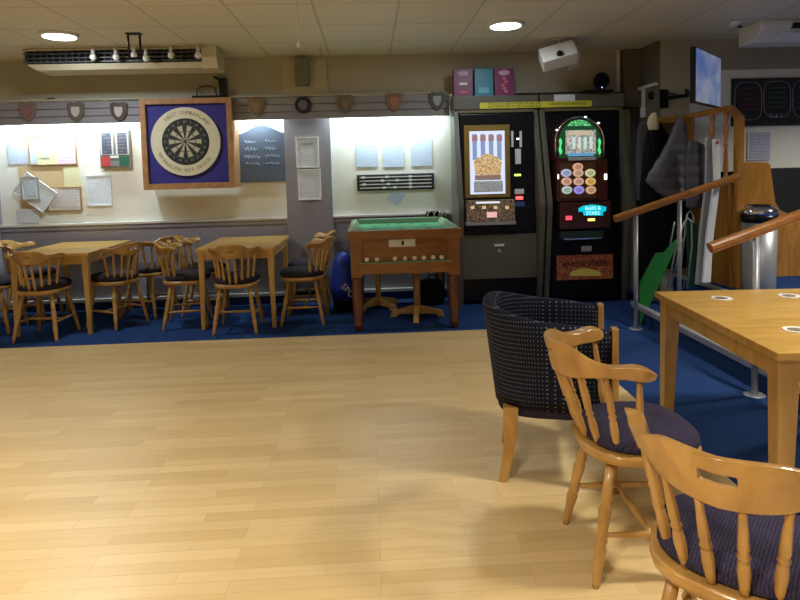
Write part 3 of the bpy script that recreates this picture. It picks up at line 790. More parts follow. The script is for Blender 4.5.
# ------------------------------------------------------------------ fruit machine right
cxb = (XB0+XB1)/2
t = thing('fruit_machine', 'black fruit machine with green lit arched top, right of the pair', 'fruit machine', (cxb, 6.14, 0))
a = (XB1-XB0)/2-.055
MB().lohi((-a, .02, .04), (a, .27, 1.94), .006).lohi((-a+.02, -.08, .04), (a-.06, .02, .78), .01).build('body', M_black, t)
# arched head
def polyY(pix, Y, th, name, mat, par, label=None, bevel=.002, c0=cxb, y0=6.14):
    P3 = []
    for px, py in pix:
        q = at(px, py, Y); P3.append((q.x-c0, Y-y0, q.z))
    return MB().prism(P3, (0, th, 0)).build(name, mat, par, label, bevel=bevel)
def archpix(x0, x1, yb, yt, rise, n=14):
    pts = [(x0, yb), ]
    for k in range(n+1):
        u = k/n; a_ = PI*(1-u)
        pts.append(((x0+x1)/2+(x1-x0)/2*math.cos(a_), yt+rise-rise*math.sin(a_)))
    pts.append((x1, yb)); return pts
polyY(archpix(554.5, 605, 160, 116, 25), 6.02, .13, 'arched_head', plain('dark red arch', hexc(70, 26, 24), .3, coat=.5), t)
ar = MB()
pp = []
for px, py in archpix(555.5, 604, 158, 117, 24)[0:]:
    q = at(px, py, 6.01); pp.append((q.x-cxb, 6.01-6.14, q.z))
ar.tube(pp, .009, 8).build('chrome_arch', M_chrome, t)
polyY(archpix(559, 601, 158, 119.5, 21), 6.012, .01, 'arch_glass', emis('dark green glass', (.02, .10, .04), .5, .1), t)
# green header
pix = [(567, 126), (571, 121.5), (579, 119.5), (587, 121), (592, 126)]
polyY(pix, 6.004, .006, 'green_sign', speckle('green lit sign', [(.03, .35, .10), (.10, .6, .2), (.02, .15, .05), (.3, .7, .35)], 110, .7), t)
hs = panel(t, 'screen', 566, 130, 596, 154, 6.0, .02, speckle('lit reel screen', [(.35, .4, .32), (.55, .5, .38), (.2, .3, .28), (.6, .6, .55), (.45, .25, .25)], 55, .55))
for k in range(4): panel(hs, 'reel', 572.5+k*5.7, 137, 575.5+k*5.7, 149, 5.995, .006, emis('pale reel %d' % k, (.55, .72, .66), .9))
panel(hs, 'top_banner', 570, 131, 590, 135, 5.995, .006, emis('cream banner', (.7, .6, .4), .7))
panel(hs, 'blue_strip', 568, 153, 594, 156, 5.995, .008, emis('blue strip', (.12, .35, .6), .9))
for px in (560.5, 599.5):
    pts = [(px-1.5, 140), (px+.5, 138), (px+1.8, 142), (px+.6, 147), (px+2, 152), (px, 155), (px-1.8, 150), (px-.6, 145)]
    polyY(pts, 6.0, .006, 'green_flame', emis('green flame', (.10, .75, .25), 1.1), t)
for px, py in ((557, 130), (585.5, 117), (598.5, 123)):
    q = at(px, py, 6.0); MB().ball((q.x-cxb, -.14, q.z), .012, (1.3, .5, .8)).build('glowing_rivet', emis('bright stud', (.9, .9, .95), 1.5), t)  # rivets are given a white glow of their own
panel(t, 'white_caption', 569, 157, 596, 160, 5.985, .02, lined('lit caption small', (.6, .6, .62), (.3, .3, .4), .02))
bp_ = panel(t, 'button_panel', 557, 160, 608, 201, 5.97, .16, plain('dark red panel', hexc(74, 34, 24), .25, coat=.5, var=.2, scale=8), .01)
panel(bp_, 'gold_field', 560, 163, 596, 198, 5.966, .008, plain('brown gold field', hexc(96, 62, 34), .35, var=.3, scale=18))
cols = [None, (.75, .40, .25), (.45, .40, .33), (.45, .5, .75), (.75, .45, .30), (.65, .66, .35), (.75, .42, .30), (.72, .42, .32), (.80, .50, .15), (.5, .62, .55), (.36, .32, .85), (.72, .42, .24)]
xs = (566, 578, 590)
k = 0
for r_, py in enumerate((167, 173, 181.5, 190)):
    for c__, px in enumerate(xs):
        col = cols[k]; k += 1
        if col is None or (r_ == 0 and c__ == 2): continue
        q = at(px+r_*.35, py, 5.962)
        MB().ball((q.x-cxb, 5.966-6.14, q.z), .054, (1, .2, .74), 22).build('lit_button', emis('lit button %d' % k, col, .8), bp_)
        MB().ball((q.x-cxb, 5.957-6.14, q.z), .034, (1, .2, .7), 18).build('button_centre', emis('button centre %d' % k, [v*.7 for v in col], .7), bp_)
panel(bp_, 'white_lamp', 605, 174, 607, 179.5, 5.955, .02, emis('white lamp', (.95, .95, 1), 4)); panel(bp_, 'white_lamp', 558, 174.5, 559, 179, 5.955, .02, emis('white lamp', (.95, .95, 1), 2))
lp = panel(t, 'lower_panel', 560, 202, 611, 228.5, 5.95, .14, plain('dark red panel', hexc(74, 34, 24), .25), .01)
pts = [(578.5, 208.5), (583, 206), (592, 204.5), (601, 205.5), (606.5, 207), (606, 211), (603, 212), (603, 215.5), (584, 215.5), (583, 211.5), (579, 212)]
sg = polyY(pts, 5.942, .008, 'teal_sign', emis('teal sign', (.0, .55, .68), 1.0), lp, bevel=.001)
sg.location = -Vector((0,0,0))
M_tl = emis('pale teal letters', (.6, .95, 1), 1.1)
q = at(593, 208.3, 5.938); text('lettering', 'BARS &', .05, M_tl, (q.x-cxb, 5.938-6.14, q.z), sg)
q = at(593, 213.3, 5.938); text('lettering', 'STARS', .05, M_tl, (q.x-cxb, 5.938-6.14, q.z), sg)
panel(lp, 'red_display', 566, 216, 572, 220, 5.944, .01, emis('red display', (.9, .05, .08), 2.2)); panel(lp, 'amber_light', 588, 218.5, 595, 221, 5.944, .01, emis('amber light', (1, .6, .15), 2.2))
panel(t, 'coin_tray', 561, 231, 604, 238.5, 5.96, .14, plain('dark green metal', hexc(60, 74, 66), .3, .5), .006)
panel(t, 'tray_lip', 564, 238, 602, 239.5, 5.94, .14, M_chrome)
panel(t, 'white_sticker', 581.5, 246, 591.5, 251.5, 6.052, .01, M_silver)
ls = panel(t, 'lower_sign', 557, 255, 613, 279.5, 6.048, .014, speckle('red and gold print', [hexc(128, 40, 38), hexc(150, 62, 48), hexc(170, 132, 76), hexc(110, 50, 46), hexc(150, 90, 56)], 110, .08))
q = at(585, 264, 6.04); text('lettering', 'BARS & STARS', .075, plain('dark maroon letters', hexc(70, 16, 22), .5), (q.x-cxb, 6.043-6.14, q.z), ls)
pts = [(569, 276), (572, 271), (585, 268), (599, 271), (602, 276)]
polyY(pts, 6.042, .004, 'yellow_shape', emis('yellow print', (.35, .28, .05), .3), ls)

# ------------------------------------------------------------------ tables
def table(W, Dp, legw, label, loc_, rz=0, mat=M_top, H=.74, tt=.028):
    t = thing('wooden_table', label, 'table', loc_, rz)
    MB().lohi((-W/2, -Dp/2, H-tt), (W/2, Dp/2, H), .005).build('tabletop', mat, t)
    i = .03
    MB().lohi((-W/2+i, -Dp/2+i, H-tt-.075), (W/2-i, -Dp/2+i+.02, H-tt)).lohi((-W/2+i, Dp/2-i-.02, H-tt-.075), (W/2-i, Dp/2-i, H-tt)).lohi((-W/2+i, -Dp/2+i+.02, H-tt-.075), (-W/2+i+.02, Dp/2-i-.02, H-tt)).lohi((W/2-i-.02, -Dp/2+i+.02, H-tt-.075), (W/2-i, Dp/2-i-.02, H-tt)).build('apron', mat, t)
    for sx in (-1, 1):
        for sy in (-1, 1):
            X, Y = sx*(W/2-.02), sy*(Dp/2-.02); top = legw; bot = legw*.62
            X2, Y2 = X-sx*top, Y-sy*top
            l = MB()
            a_ = [(X, Y, H-tt), (X2, Y, H-tt), (X2, Y2, H-tt), (X, Y2, H-tt)]
            b2 = [(X, Y, 0), (X-sx*bot, Y, 0), (X-sx*bot, Y-sy*bot, 0), (X, Y-sy*bot, 0)]
            l.loft([a_, b2]); 
            for f_ in l.b.faces: f_.smooth = False
            l.build('leg', M_pine, t, bevel=.003)
    return t
table(.71, 1.0, .055, 'light wooden table at far left ringed by five chairs', (-2.86, 6.0, 0))
table(.71, 1.0, .055, 'light wooden table beside the grey pillar', (-1.22, 6.0, 0))
table(.88, 1.06, .075, 'large light wooden table at right with paper coasters on top', (1.855, 2.485, 0), R(-4.0), H=.74, tt=.03)
cst = None
for px, py, lab in ((722, 298.5, 'white printed coaster nearest the left back corner of the large table'), (789, 296, 'white printed coaster at the back edge of the large table'), (796, 330, 'white printed coaster half out of frame, nearest the camera')):
    d = fw + rt*((px-CX)/F) - up*((py-CY)/F); q = Vector((0, 0, EYE)) + d*((.7403-EYE)/d.z)
    if cst is None:
        cst = thing('coaster', lab, 'coaster', q, R(10))
        MB().lathe((0, 0, 0), (0, 0, .003), [(0, .047), (1, .047)], 26).build('card', M_white, cst)
        MB().lathe((-.006, 0, .003), (-.006, 0, .0036), [(0, .03), (1, .03)], 20).build('print', plain('coaster print', hexc(110, 104, 84), .6, var=.5, scale=60), cst)
    else:
        c = copy_tree(cst); c.location = q; c['label'] = lab; c.rotation_euler = (0, 0, R(50))

# ------------------------------------------------------------------ mate's chairs
def mates_chair(name, label, lean=.075, rs=1.0, A=90, sw=1.0):
    t = thing(name, label, 'chair')
    # seat: rounded, wider at the front
    n = 28; rings = []
    def outline(s, z):
        o_ = []
        for k in range(n):
            a_ = 2*PI*k/n; c__, s__ = math.cos(a_), math.sin(a_)
            ex = .75
            x = sw*.215*math.copysign(abs(c__)**ex, c__)*(1.0 if s__ > 0 else .96); y = .205*math.copysign(abs(s__)**ex, s__)
            o_.append((x*s, y*s, z))
        return o_
    MB().loft([outline(.90, .405), outline(.98, .412), outline(1, .425), outline(1, .435), outline(.97, .445)]).build('seat', M_beech, t)
    pr = []
    for s_, z in ((.88, .444), (.935, .456), (.92, .474), (.80, .490), (.54, .499), (.2, .503)):
        pr.append([(x*s_, y*s_+.012, z) for x, y, _ in outline(1, 0)])
    pd = MB(); pd.loft(pr); pd.build('seat_pad', M_seat, t, label='navy woven seat pad')
    # back rail
    cols_ = 41
    sg_ = lambda v: 1/(1+math.exp(-v))
    def rail_pt(deg, v, io):
        """v 0..1 bottom to top, io -1 inner 1 outer"""
        u = abs(deg)/A
        ztop = .800-.045*sg_((u-.46)*16)+.010*math.exp(-((u-.86)/.1)**2)
        zbot = .680+.035*sg_((u-.46)*12)
        th = .0105+.012*sg_((u-.62)*14)
        if u > .86:
            e = max(.22, 1-((u-.86)/.14)**4)**.5; mz = (ztop+zbot)/2
            ztop = mz+(ztop-mz)*e; zbot = mz+(zbot-mz)*e; th *= (.35+.65*e)
        z = zbot+(ztop-zbot)*v
        rx = .222*rs+.014*v+io*th; ry = .200+.030*v+io*th
        a_ = R(deg)
        return Vector((rx*math.sin(a_)*(1+.10*max(0, u-.8)/.2), -lean-ry*math.cos(a_)+.05*u, z))
    rm_ = MB(); degs = [-A+2*A*k/(cols_-1) for k in range(cols_)]
    # snap slot columns
    vs_ = [0, .46, .68, 1]
    G = {}
    for i, dg in enumerate(degs):
        for j, v in enumerate(vs_):
            for io in (-1, 1): G[(i, j, io)] = rm_.b.verts.new(rail_pt(dg, v, io))
    def cell(i, j): return not (j == 1 and abs((degs[i]+degs[i+1])/2) < 11)
    for i in range(cols_-1):
        for j in range(3):
            if not cell(i, j): continue
            for io in (-1, 1):
                q_ = (G[i, j, io], G[i+1, j, io], G[i+1, j+1, io], G[i, j+1, io]); f_ = rm_.b.faces.new(q_ if io < 0 else tuple(reversed(q_))); f_.smooth = True
            for (a1, b1, di, dj) in (((i, j), (i+1, j), 0, -1), ((i, j+1), (i+1, j+1), 0, 1), ((i, j), (i, j+1), -1, 0), ((i+1, j), (i+1, j+1), 1, 0)):
                ni, nj = i+di, j+dj
                if 0 <= ni < cols_-1 and 0 <= nj < 3 and cell(ni, nj): continue
                rm_.b.faces.new((G[a1[0], a1[1], -1], G[b1[0], b1[1], -1], G[b1[0], b1[1], 1], G[a1[0], a1[1], 1]))
    rm_.build('back_rail', M_beech, t, bevel=.005)
    # spindles
    for dg in [A/90*v for v in (-80, -56, -33, -11, 11, 33, 56, 80)]:
        a_ = R(dg); top = rail_pt(dg, .06, 0); bot = Vector((.172*sw*math.sin(a_), -.165*math.cos(a_)-.012, .436))
        MB().lathe(bot, top, [(0, .009), (.12, .011), (.3, .0145), (.42, .012), (.45, .009), (.48, .0145), (.52, .009), (.56, .013), (.75, .011), (.9, .009), (1, .009)], 10).build('spindle', M_beech, t)
    prof = [(0, .011), (.06, .014), (.2, .017), (.3, .021), (.33, .015), (.36, .021), (.42, .016), (.6, .022), (.66, .015), (.69, .021), (.74, .017), (1, .016)]
    feet = {}
    for sx in (-1, 1):
        for sy in (-1, 1):
            tp = Vector((sx*.125, sy*.12, .412)); ft = Vector((sx*.185, sy*.195, 0)); feet[sx, sy] = (ft, tp)
            MB().lathe(ft, tp, prof, 12).build('leg', M_beech, t)
    def on(sx, sy, h): 
        ft, tp = feet[sx, sy]; return ft.lerp(tp, h/.412)
    sprof = [(0, .007), (.15, .009), (.42, .013), (.5, .010), (.58, .013), (.85, .009), (1, .007)]
    for sx in (-1, 1): MB().lathe(on(sx, -1, .165), on(sx, 1, .165), sprof, 10).build('stretcher', M_beech, t)
    pa = on(-1, -1, .165).lerp(on(-1, 1, .165), .5); pb = on(1, -1, .165).lerp(on(1, 1, .165), .5)
    MB().lathe(pa, pb, sprof, 10).build('cross_stretcher', M_beech, t)
    return t
ch0 = mates_chair('captains_chair', 'wooden captains chair with navy pad, between the tub chair and the nearest chair')
def put(o, x, y, deg, lab=None, group=None, sc=1):
    o.location = (x, y, 0); o.rotation_euler = (0, 0, R(deg-90)); 
    if lab: o['label'] = lab
    if group: o['group'] = group
put(ch0, .914, 2.078, -3)
c = copy_tree(ch0); put(c, .893, 1.40, 48, 'wooden captains chair nearest the camera, cut off by the bottom right corner')
far = [(-2.90, 5.50, 88, 'captains chair at the near end of the far left table, its back to the camera'),
       (-3.52, 5.80, 5, 'captains chair cut off by the left edge of the photo'),
       (-3.42, 6.26, 0, 'captains chair on the wall side of the left edge, mostly hidden by the left table'),
       (-2.42, 5.84, 152, 'captains chair with turned back on the right side of the far left table'),
       (-2.26, 6.28, 160, 'captains chair nearest the wall on the right side of the far left table'),
       (-1.73, 5.74, 8, 'captains chair left of the pillar table, nearer the camera of two'),
       (-1.70, 6.22, 5, 'captains chair on the left side of the table by the pillar, next to the wall'),
       (-1.21, 5.49, 91, 'captains chair at the near end of the pillar table, back to the camera'),
       (-.64, 5.72, 178, 'captains chair on the right of the pillar table, nearer the camera of the two'),
       (-.64, 6.24, 182, 'captains chair on the right of the pillar table, hidden behind its neighbour near the pillar')]
far0 = mates_chair('captains_chair', far[0][3], .045, .88, 74, .92)
for o in [k for k in D.objects if k.parent == far0 and k.name.startswith('seat_pad')]:
    o.data.materials[0] = M_seatd; o['label'] = 'dark thick seat pad'; o.scale = (1.06, 1.06, 1.25); o.location.z = -.11
for i, (x, y, dg, lab) in enumerate(far):
    c = far0 if i == 0 else copy_tree(far0)
    put(c, x, y, dg, lab, None)

# ------------------------------------------------------------------ tub chair
t = thing('tub_chair', 'navy dotted tub armchair with pale wooden front posts and legs', 'armchair', (.83, 2.76, 0), R(-14))
# local: faces +x, back at -x
n = 41
def upath(k, off):
    """U path: near arm, back, far arm"""
    u = k/(n-1); s_ = u*2-1
    Wd, Dp = .285+off, .30+off
    a_ = s_*R(118)
    ex = .72
    x = -math.copysign(abs(math.cos(a_))**ex, math.cos(a_))*(Dp if math.cos(a_) > 0 else .44); y = math.copysign(abs(math.sin(a_))**ex, math.sin(a_))*Wd
    return x-.02, y, abs(s_)
sh = MB(); uv = sh.uv
rows = [(.0, .0), (.15, 0), (.5, 0), (.85, 0), (.965, .0), (1.0, .018)]
G = {}
for k in range(n):
    for j, (v, ins) in enumerate(rows):
        for io in (0, 1):
            x, y, s_ = upath(k, (-.06 if io == 0 else 0)-(ins if io == 1 else -ins)-(.055*(1-v) if io == 1 else .0))
            zt_ = .795-.095*s_**1.6; zb_ = .335 if io else .39
            z = zb_+(zt_-zb_)*v
            G[k, j, io] = (sh.b.verts.new((x, y, z)), k/(n-1)*2.1+io*3, z)
def quad(keys):
    vs2 = [G[k] for k in keys]
    f_ = sh.b.faces.new([v[0] for v in vs2]); f_.smooth = True
    for lp_, v in zip(f_.loops, vs2): lp_[uv].uv = (v[1], v[2])
J = len(rows)
for k in range(n-1):
    for j in range(J-1):
        quad([(k, j, 1), (k+1, j, 1), (k+1, j+1, 1), (k, j+1, 1)]); quad([(k, j, 0), (k, j+1, 0), (k+1, j+1, 0), (k+1, j, 0)])
    quad([(k, J-1, 1), (k+1, J-1, 1), (k+1, J-1, 0), (k, J-1, 0)]); quad([(k, 0, 1), (k, 0, 0), (k+1, 0, 0), (k+1, 0, 1)])
for k in (0, n-1):
    for j in range(J-1): quad([(k, j, 1), (k, j+1, 1), (k, j+1, 0), (k, j, 0)])
sh.build('upholstered_shell', M_tub, t)
# seat cushion and underside
cu = MB(); pts = []
for k in range(0, n, 2):
    x, y, s_ = upath(k, -.062); pts.append((x, y))
fx = .26
outl = pts[:1]*0 + [(fx, pts[0][1])] + pts + [(fx, pts[-1][1])]
def ctr(s_, z): return [(x*s_+.0, y*s_, z) for x, y in outl]
cu.loft([ctr(.98, .30), ctr(1, .33), ctr(1, .42), ctr(.96, .45), ctr(.8, .465)])
ss = cu.build('seat_cushion', M_seat, t)
x_, y_, _ = upath(0, -.03)
for sy in (-1, 1):
    yy = abs(y_)*sy
    MB().lohi((x_-.005, yy-.028, .33), (x_+.022, yy+.028, .715), .005).build('front_post', M_beech, t)
    MB().loft([[(x_+.02, yy-.02, .31), (x_-.025, yy-.02, .31), (x_-.025, yy+.02, .31), (x_+.02, yy+.02, .31)], [(x_+.02, yy-.014, 0), (x_-.012, yy-.014, 0), (x_-.012, yy+.014, 0), (x_+.02, yy+.014, 0)]]).build('front_leg', M_beech, t, bevel=.003)
    lg = MB(); rr_ = []
    for z, dx, s_ in ((.345, .0, .034), (.2, -.005, .028), (.1, -.02, .023), (0, -.04, .019)):
        xx = -.19+dx; y2 = sy*(.19-dx*.2)
        rr_.append([(xx-s_, y2-s_, z), (xx+s_, y2-s_, z), (xx+s_, y2+s_, z), (xx-s_, y2+s_, z)])
    lg.loft(rr_).build('back_leg', M_beech, t, bevel=.004)
MB().lohi((x_-.0, -abs(y_)+.03, .29), (x_+.02, abs(y_)-.03, .33)).build('front_rail', M_tub, t)

# ------------------------------------------------------------------ bar billiards table
BX0, BX1, BY0, BY1, BH = -.20, .785, 5.21, 6.42, .885
t = thing('bar_billiards_table', 'amber wooden bar billiards table with green baize top and dark turned legs', 'bar billiards table', ((BX0+BX1)/2, BY0, 0))
a = (BX1-BX0)/2; Dp = BY1-BY0
tp = MB()
tp.lohi((-a, 0, BH-.075), (a, .05, BH), .006).lohi((-a, Dp-.05, BH-.075), (a, Dp, BH), .006).lohi((-a, .05, BH-.075), (-a+.05, Dp-.05, BH), .006).lohi((a-.05, .05, BH-.075), (a, Dp-.05, BH), .006)
tp.build('top_frame', M_mahog, t)
ru = MB()
for sx in (-1, 1):
    ru.prism([(sx*(a-.012), .02, BH+.001), (sx*(a-.055), .02, BH+.012), (sx*(a-.085), .02, BH-.03), (sx*(a-.085), .02, BH-.05), (sx*(a-.02), .02, BH-.05)], (0, Dp-.04, 0))
ru.lohi((-a+.08, Dp-.085, BH-.05), (a-.08, Dp-.02, BH+.012))
ru.lohi((-a+.05, .012, BH-.05), (a-.05, .05, BH+.004))
ru.build('cushion_rail', M_greenrim, t)
bz = MB().lohi((-a+.045, .045, BH-.06), (a-.045, Dp-.045, BH-.038)).build('baize_bed', M_green, t)
hl = MB()
for x, y in ((-.25, .55), (0, .55), (.25, .55), (-.25, .85), (0, .8), (.25, .85), (-.12, 1.0), (.12, 1.0), (0, 1.05)):
    hl.lathe((x, y, BH-.038), (x, y, BH-.0365), [(0, .024), (1, .024)], 14)
hl.build('pocket', M_blackm, t)
MB().lohi((-a+.04, .05, .60), (a-.04, Dp-.05, BH-.076), .004).build('body', M_mahog, t)
MB().lohi((-a+.1, .015, .505), (a-.1, .09, .60), .004).build('tray', M_mahog, t)
MB().lohi((-a+.1, .013, .60), (a-.1, .085, .612), .002).build('tray_edge', M_greenrim, t)
MB().lohi((-.14, .04, .735), (.09, .05, .80), .02).build('coin_plate', M_silver, t)
MB().lohi((-.03, .032, .75), (-.01, .04, .785)).build('coin_slot', M_black, t)
for sx in (-1, 1):
    for sy in (0, 1):
        X = sx*(a-.07); Y = .07 if sy == 0 else Dp-.09
        MB().lohi((X-.05, Y-.05, .48), (X+.05, Y+.05, BH-.076), .005).build('leg_block', M_mahog, t)
        MB().lathe((X, Y, 0), (X, Y, .48), [(0, .030), (.04, .036), (.09, .038), (.1, .044), (.15, .044), (.18, .036), (.2, .044), (.23, .036), (.28, .043), (.75, .05), (.82, .043), (.86, .052), (.9, .043), (.95, .052), (1, .048)], 18).build('leg', M_mahogd, t)
for i, px in enumerate((367, 377, 395, 405, 414.5, 424, 433, 441.5)):
    q = at(px, 262, 5.255)
    labs = ['white ball at the left end of the billiards tray', 'white ball second from the left in the billiards tray', 'white ball third from the left in the billiards tray', 'white ball fourth from the left in the billiards tray', 'white ball fourth from the right in the billiards tray', 'white ball third from the right in the billiards tray', 'white ball second from the right in the billiards tray', 'white ball at the right end of the billiards tray']
    tag(MB().ball((0, 0, 0), .021).build('billiard_ball', plain('ivory ball', hexc(240, 236, 222), .2, var=.03), loc=(q.x, 5.243, .634)), labs[i], 'ball', 'white balls in the billiards tray')

# pedestal stools under the billiards table
def pedestal(x, y, hgt, lab, rz):
    t = thing('pedestal_stool', lab, 'stool', (x, y, 0), rz)
    MB().cyl((0, 0, .03), (0, 0, hgt-.02), .035, seg=4).build('column', M_pine, t)
    for k in range(4):
        a_ = k*PI/2; dx, dy = math.cos(a_), math.sin(a_); nx, ny = -dy*.025, dx*.025
        MB().prism([(dx*.02+nx, dy*.02+ny, .03), (dx*.02+nx, dy*.02+ny, .11), (dx*.24+nx, dy*.24+ny, .055), (dx*.26+nx, dy*.26+ny, .0), (dx*.20+nx, dy*.20+ny, .0), (dx*.17+nx, dy*.17+ny, .03)], (-2*nx, -2*ny, 0)).build('foot', M_pine, t, bevel=.004)
    MB().lathe((0, 0, hgt-.02), (0, 0, hgt), [(0, .17), (1, .175)], 28).build('top', M_pine, t)
pedestal(.42, 5.74, .46, 'low pale wooden pedestal stool under the right side of the billiards table', R(45+38))
pedestal(.06, 6.18, .46, 'low pale wooden pedestal stool under the back left of the billiards table', R(40))
# blue bag with letters
t = thing('kit_bag', 'bright blue round bag with white lettering left of the billiards table', 'bag', (-.285, 6.12, 0))
rg_ = []
for z, rx, ry in ((0, .08, .07), (.02, .11, .1), (.12, .12, .12), (.13, .12, .12)):
    rg_.append([(rx*math.cos(2*PI*k/20), ry*math.sin(2*PI*k/20), z) for k in range(20)])
MB().loft(rg_).build('base', M_black, t)
rg_ = []
for z, s_ in ((.13, .99), (.25, 1.03), (.4, 1.0), (.5, .85), (.56, .6), (.59, .3)):
    rg_.append([(.12*s_*math.cos(2*PI*k/20), .12*s_*math.sin(2*PI*k/20), z) for k in range(20)])
MB().loft(rg_).build('bag', plain('bright blue nylon', hexc(24, 56, 170), .45, var=.12, scale=14), t)
o = text('lettering', 'SPO', .09, M_white, (.04, -.135, .22), t); o.rotation_euler = (PI/2, R(50), 0)
# folded chair behind the billiards table right
t = thing('folding_chair', 'black and chrome folding chair behind the billiards table beside the machine', 'folding chair', (.70, 6.5, 0), R(0))
for dx in (-.07, .0, .05):
    MB().tube([(dx-.02, 0, .0), (dx-.02, 0, .86), (dx-.01, 0, .93), (dx+.02, 0, .955), (dx+.05, 0, .93), (dx+.06, 0, .86), (dx+.06, 0, 0)], .009, 8).build('chrome_leg', M_chrome, t)
MB().lohi((-.10, .01, .75), (.05, .035, .95), .015).build('backrest', M_blackm, t)
# dark bags in shade
t = thing('dark_bag', 'black holdall on the carpet behind the right leg of the billiards table', 'bag', (.62, 6.28, 0))
MB().box((0, 0, .13), (.26, .24, .24), bev=.07).build('body', M_blackm, t)
MB().tube([(-.08, -.12, .2), (-.04, -.13, .32), (.04, -.13, .32), (.08, -.12, .2)], .008).build('handle', M_black, t)

# ------------------------------------------------------------------ handrails
def handrail(name, label, Yr, pts, posts, ground):
    t = thing(name, label, 'handrail', (pts[0][0], Yr, 0))
    x0_ = pts[0][0]
    A_ = Vector((pts[0][0]-x0_, 0, pts[0][1])); B_ = Vector((pts[1][0]-x0_, 0, pts[1][1]))
    d_ = (B_-A_).normalized(); nrm = Vector((-d_.z, 0, d_.x))
    prof = [(-.030, .018), (-.024, .032), (0, .038), (.024, .032), (.030, .018), (.030, -.004), (.02, -.012), (.02, -.024), (-.02, -.024), (-.02, -.012), (-.030, -.004)]
    MB().prism([A_+Vector((0, p_[0], 0))+nrm*(p_[1]-.02) for p_ in prof], B_-A_).build('rail', M_rail, t, bevel=.003)
    for (xp, gz) in posts:
        u = (xp-pts[0][0])/(pts[1][0]-pts[0][0]); zt_ = pts[0][1]+(pts[1][1]-pts[0][1])*u-.04
        p_ = MB().cyl((xp-x0_, 0, gz+.006), (xp-x0_, 0, zt_), .019, seg=18).build('post', M_steel, t)
        MB().lathe((xp-x0_, 0, gz), (xp-x0_, 0, gz+.008), [(0, .06), (.6, .06), (1, .045)], 24).build('base_plate', M_steel, p_)
    return t
A1 = at(614, 217.5, 5.0); B1 = at(741, 174.5, 5.0)
handrail('handrail', 'varnished wooden handrail ending at the spindle partition post', 5.0, ((A1.x, A1.z), (B1.x-.02, B1.z)), ((2.225, 0), (2.60, .15)), 0)
A2 = at(709, 246, 3.46); d0 = at(800, 212.5, 3.46); sl = (d0.z-A2.z)/(d0.x-A2.x)
handrail('handrail', 'nearer varnished handrail running out of the right edge of the photo', 3.46, ((A2.x, A2.z), (A2.x+1.15, A2.z+sl*1.15)), ((2.265, 0), (2.85, .15)), 0)

# ------------------------------------------------------------------ spindle partition
PX, PY = 3.14, 5.10
t = thing('spindle_partition', 'varnished pine partition with turned spindles and chamfered top beside the steps', 'partition', (PX, PY, 0))
zt_ = at(739, 108, PY).z
MB().lohi((-.0, -.04, .30), (.055, .03, zt_-.07), .006).build('post', M_part, t)
ptop = zt_
def bar(mb, p, q, w_=.05, h_=.06):
    p = Vector(p); q = Vector(q); d_ = q-p; L_ = d_.length
    rot = d_.to_track_quat('X', 'Z').to_matrix()
    mb.box((p+q)/2, (L_, w_, h_), rot, bev=.004)
b1 = MB(); bar(b1, (.027, -.012, zt_-.085), (.022, .115, zt_+.012), .055, .05); bar(b1, (.022, .10, zt_+.01), (-.04, .74, zt_-.01), .055, .05); b1.build('top_rail', M_part, t)
bar_ = MB().lohi((-.11, .66, .3), (-.0, .78, zt_-.01), .005).build('corner_post', M_part, t)
b2_ = MB(); bar(b2_, (-.06, .73, zt_-.03), (-.40, .76, zt_-.04), .06, .06); b2_.build('back_rail', M_part, t)
for yy in (.15, .34):
    xx = .02-.06*(yy/.7)
    MB().lathe((xx, yy, 1.20), (xx, yy, zt_-.01), [(0, .022), (.1, .022), (.14, .012), (.2, .024), (.35, .018), (.5, .012), (.53, .022), (.56, .012), (.7, .02), (.8, .024), (.86, .012), (.9, .022), (1, .022)], 12).build('spindle', wood('spindle pine %d' % int(yy*100), hexc(160, 104, 60), hexc(190, 130, 80)), t)
MB().lohi((-.02, .03, .30), (.03, .68, 1.20), .004).build('lower_panel', M_part, t)
MB().lohi((-.40, .745, .9), (-.1, .765, zt_-.2)).build('back_board', wood('pale ply', hexc(150, 130, 90), hexc(170, 148, 104), .6), t)
# clothes
def garment(name, lab, cat, loc_, secs, mat, quilt=0, part=None, pmat=None):
    """secs: (x, z, halfwidth, depth)"""
    t = thing(name, lab, cat, loc_)
    rg = []; N_ = 24
    fine = []
    for i in range(len(secs)-1):
        a__, b__ = secs[i], secs[i+1]
        st = max(2, int(abs(b__[1]-a__[1])/.014))
        for k in range(st): fine.append([a__[j]+(b__[j]-a__[j])*k/st for j in range(4)])
    fine.append(list(secs[-1]))
    for i, (x, z, hw, dp) in enumerate(fine):
        puff = 1+quilt*(abs(math.sin(z*PI/.105))**.6-.5)
        rg.append([(x+hw*(1+(puff-1)*.4)*math.cos(2*PI*k/N_)*(1+.03*math.sin(5*2*PI*k/N_+z*9)), dp*puff*math.sin(2*PI*k/N_)*(1+.12*math.sin(3*2*PI*k/N_+z*6)), z) for k in range(N_)])
    MB().loft(rg).build('body', mat, t)
    return t
def W(px, py, Y): q = at(px, py, Y); return q.x, q.z
M_grey = plain('grey quilted nylon', hexc(92, 92, 104), .5, var=.1, scale=30, bump=.3)
M_grey2 = plain('darker grey nylon', hexc(72, 72, 84), .5, var=.1, scale=30, bump=.3)
YJ = 5.62
def secs(lst, Y, x0_, d):
    out = []
    for (xa, xb, py) in lst:
        a__ = at(xa, py, Y); b__ = at(xb, py, Y); out.append(((a__.x+b__.x)/2-x0_, a__.z/2+b__.z/2, (b__.x-a__.x)/2, d))
    return out
s_ = secs([(678, 683, 118), (673, 686, 128), (668, 687, 140), (660, 687, 155), (650, 687, 172), (646, 688, 180), (654, 689, 189), (664, 690, 197), (672, 689, 201)], YJ, 2.95, .05)
garment('quilted_jacket', 'large grey quilted jacket hanging from the partition rail', 'jacket', (2.95, YJ, 0), s_, M_grey, .2)
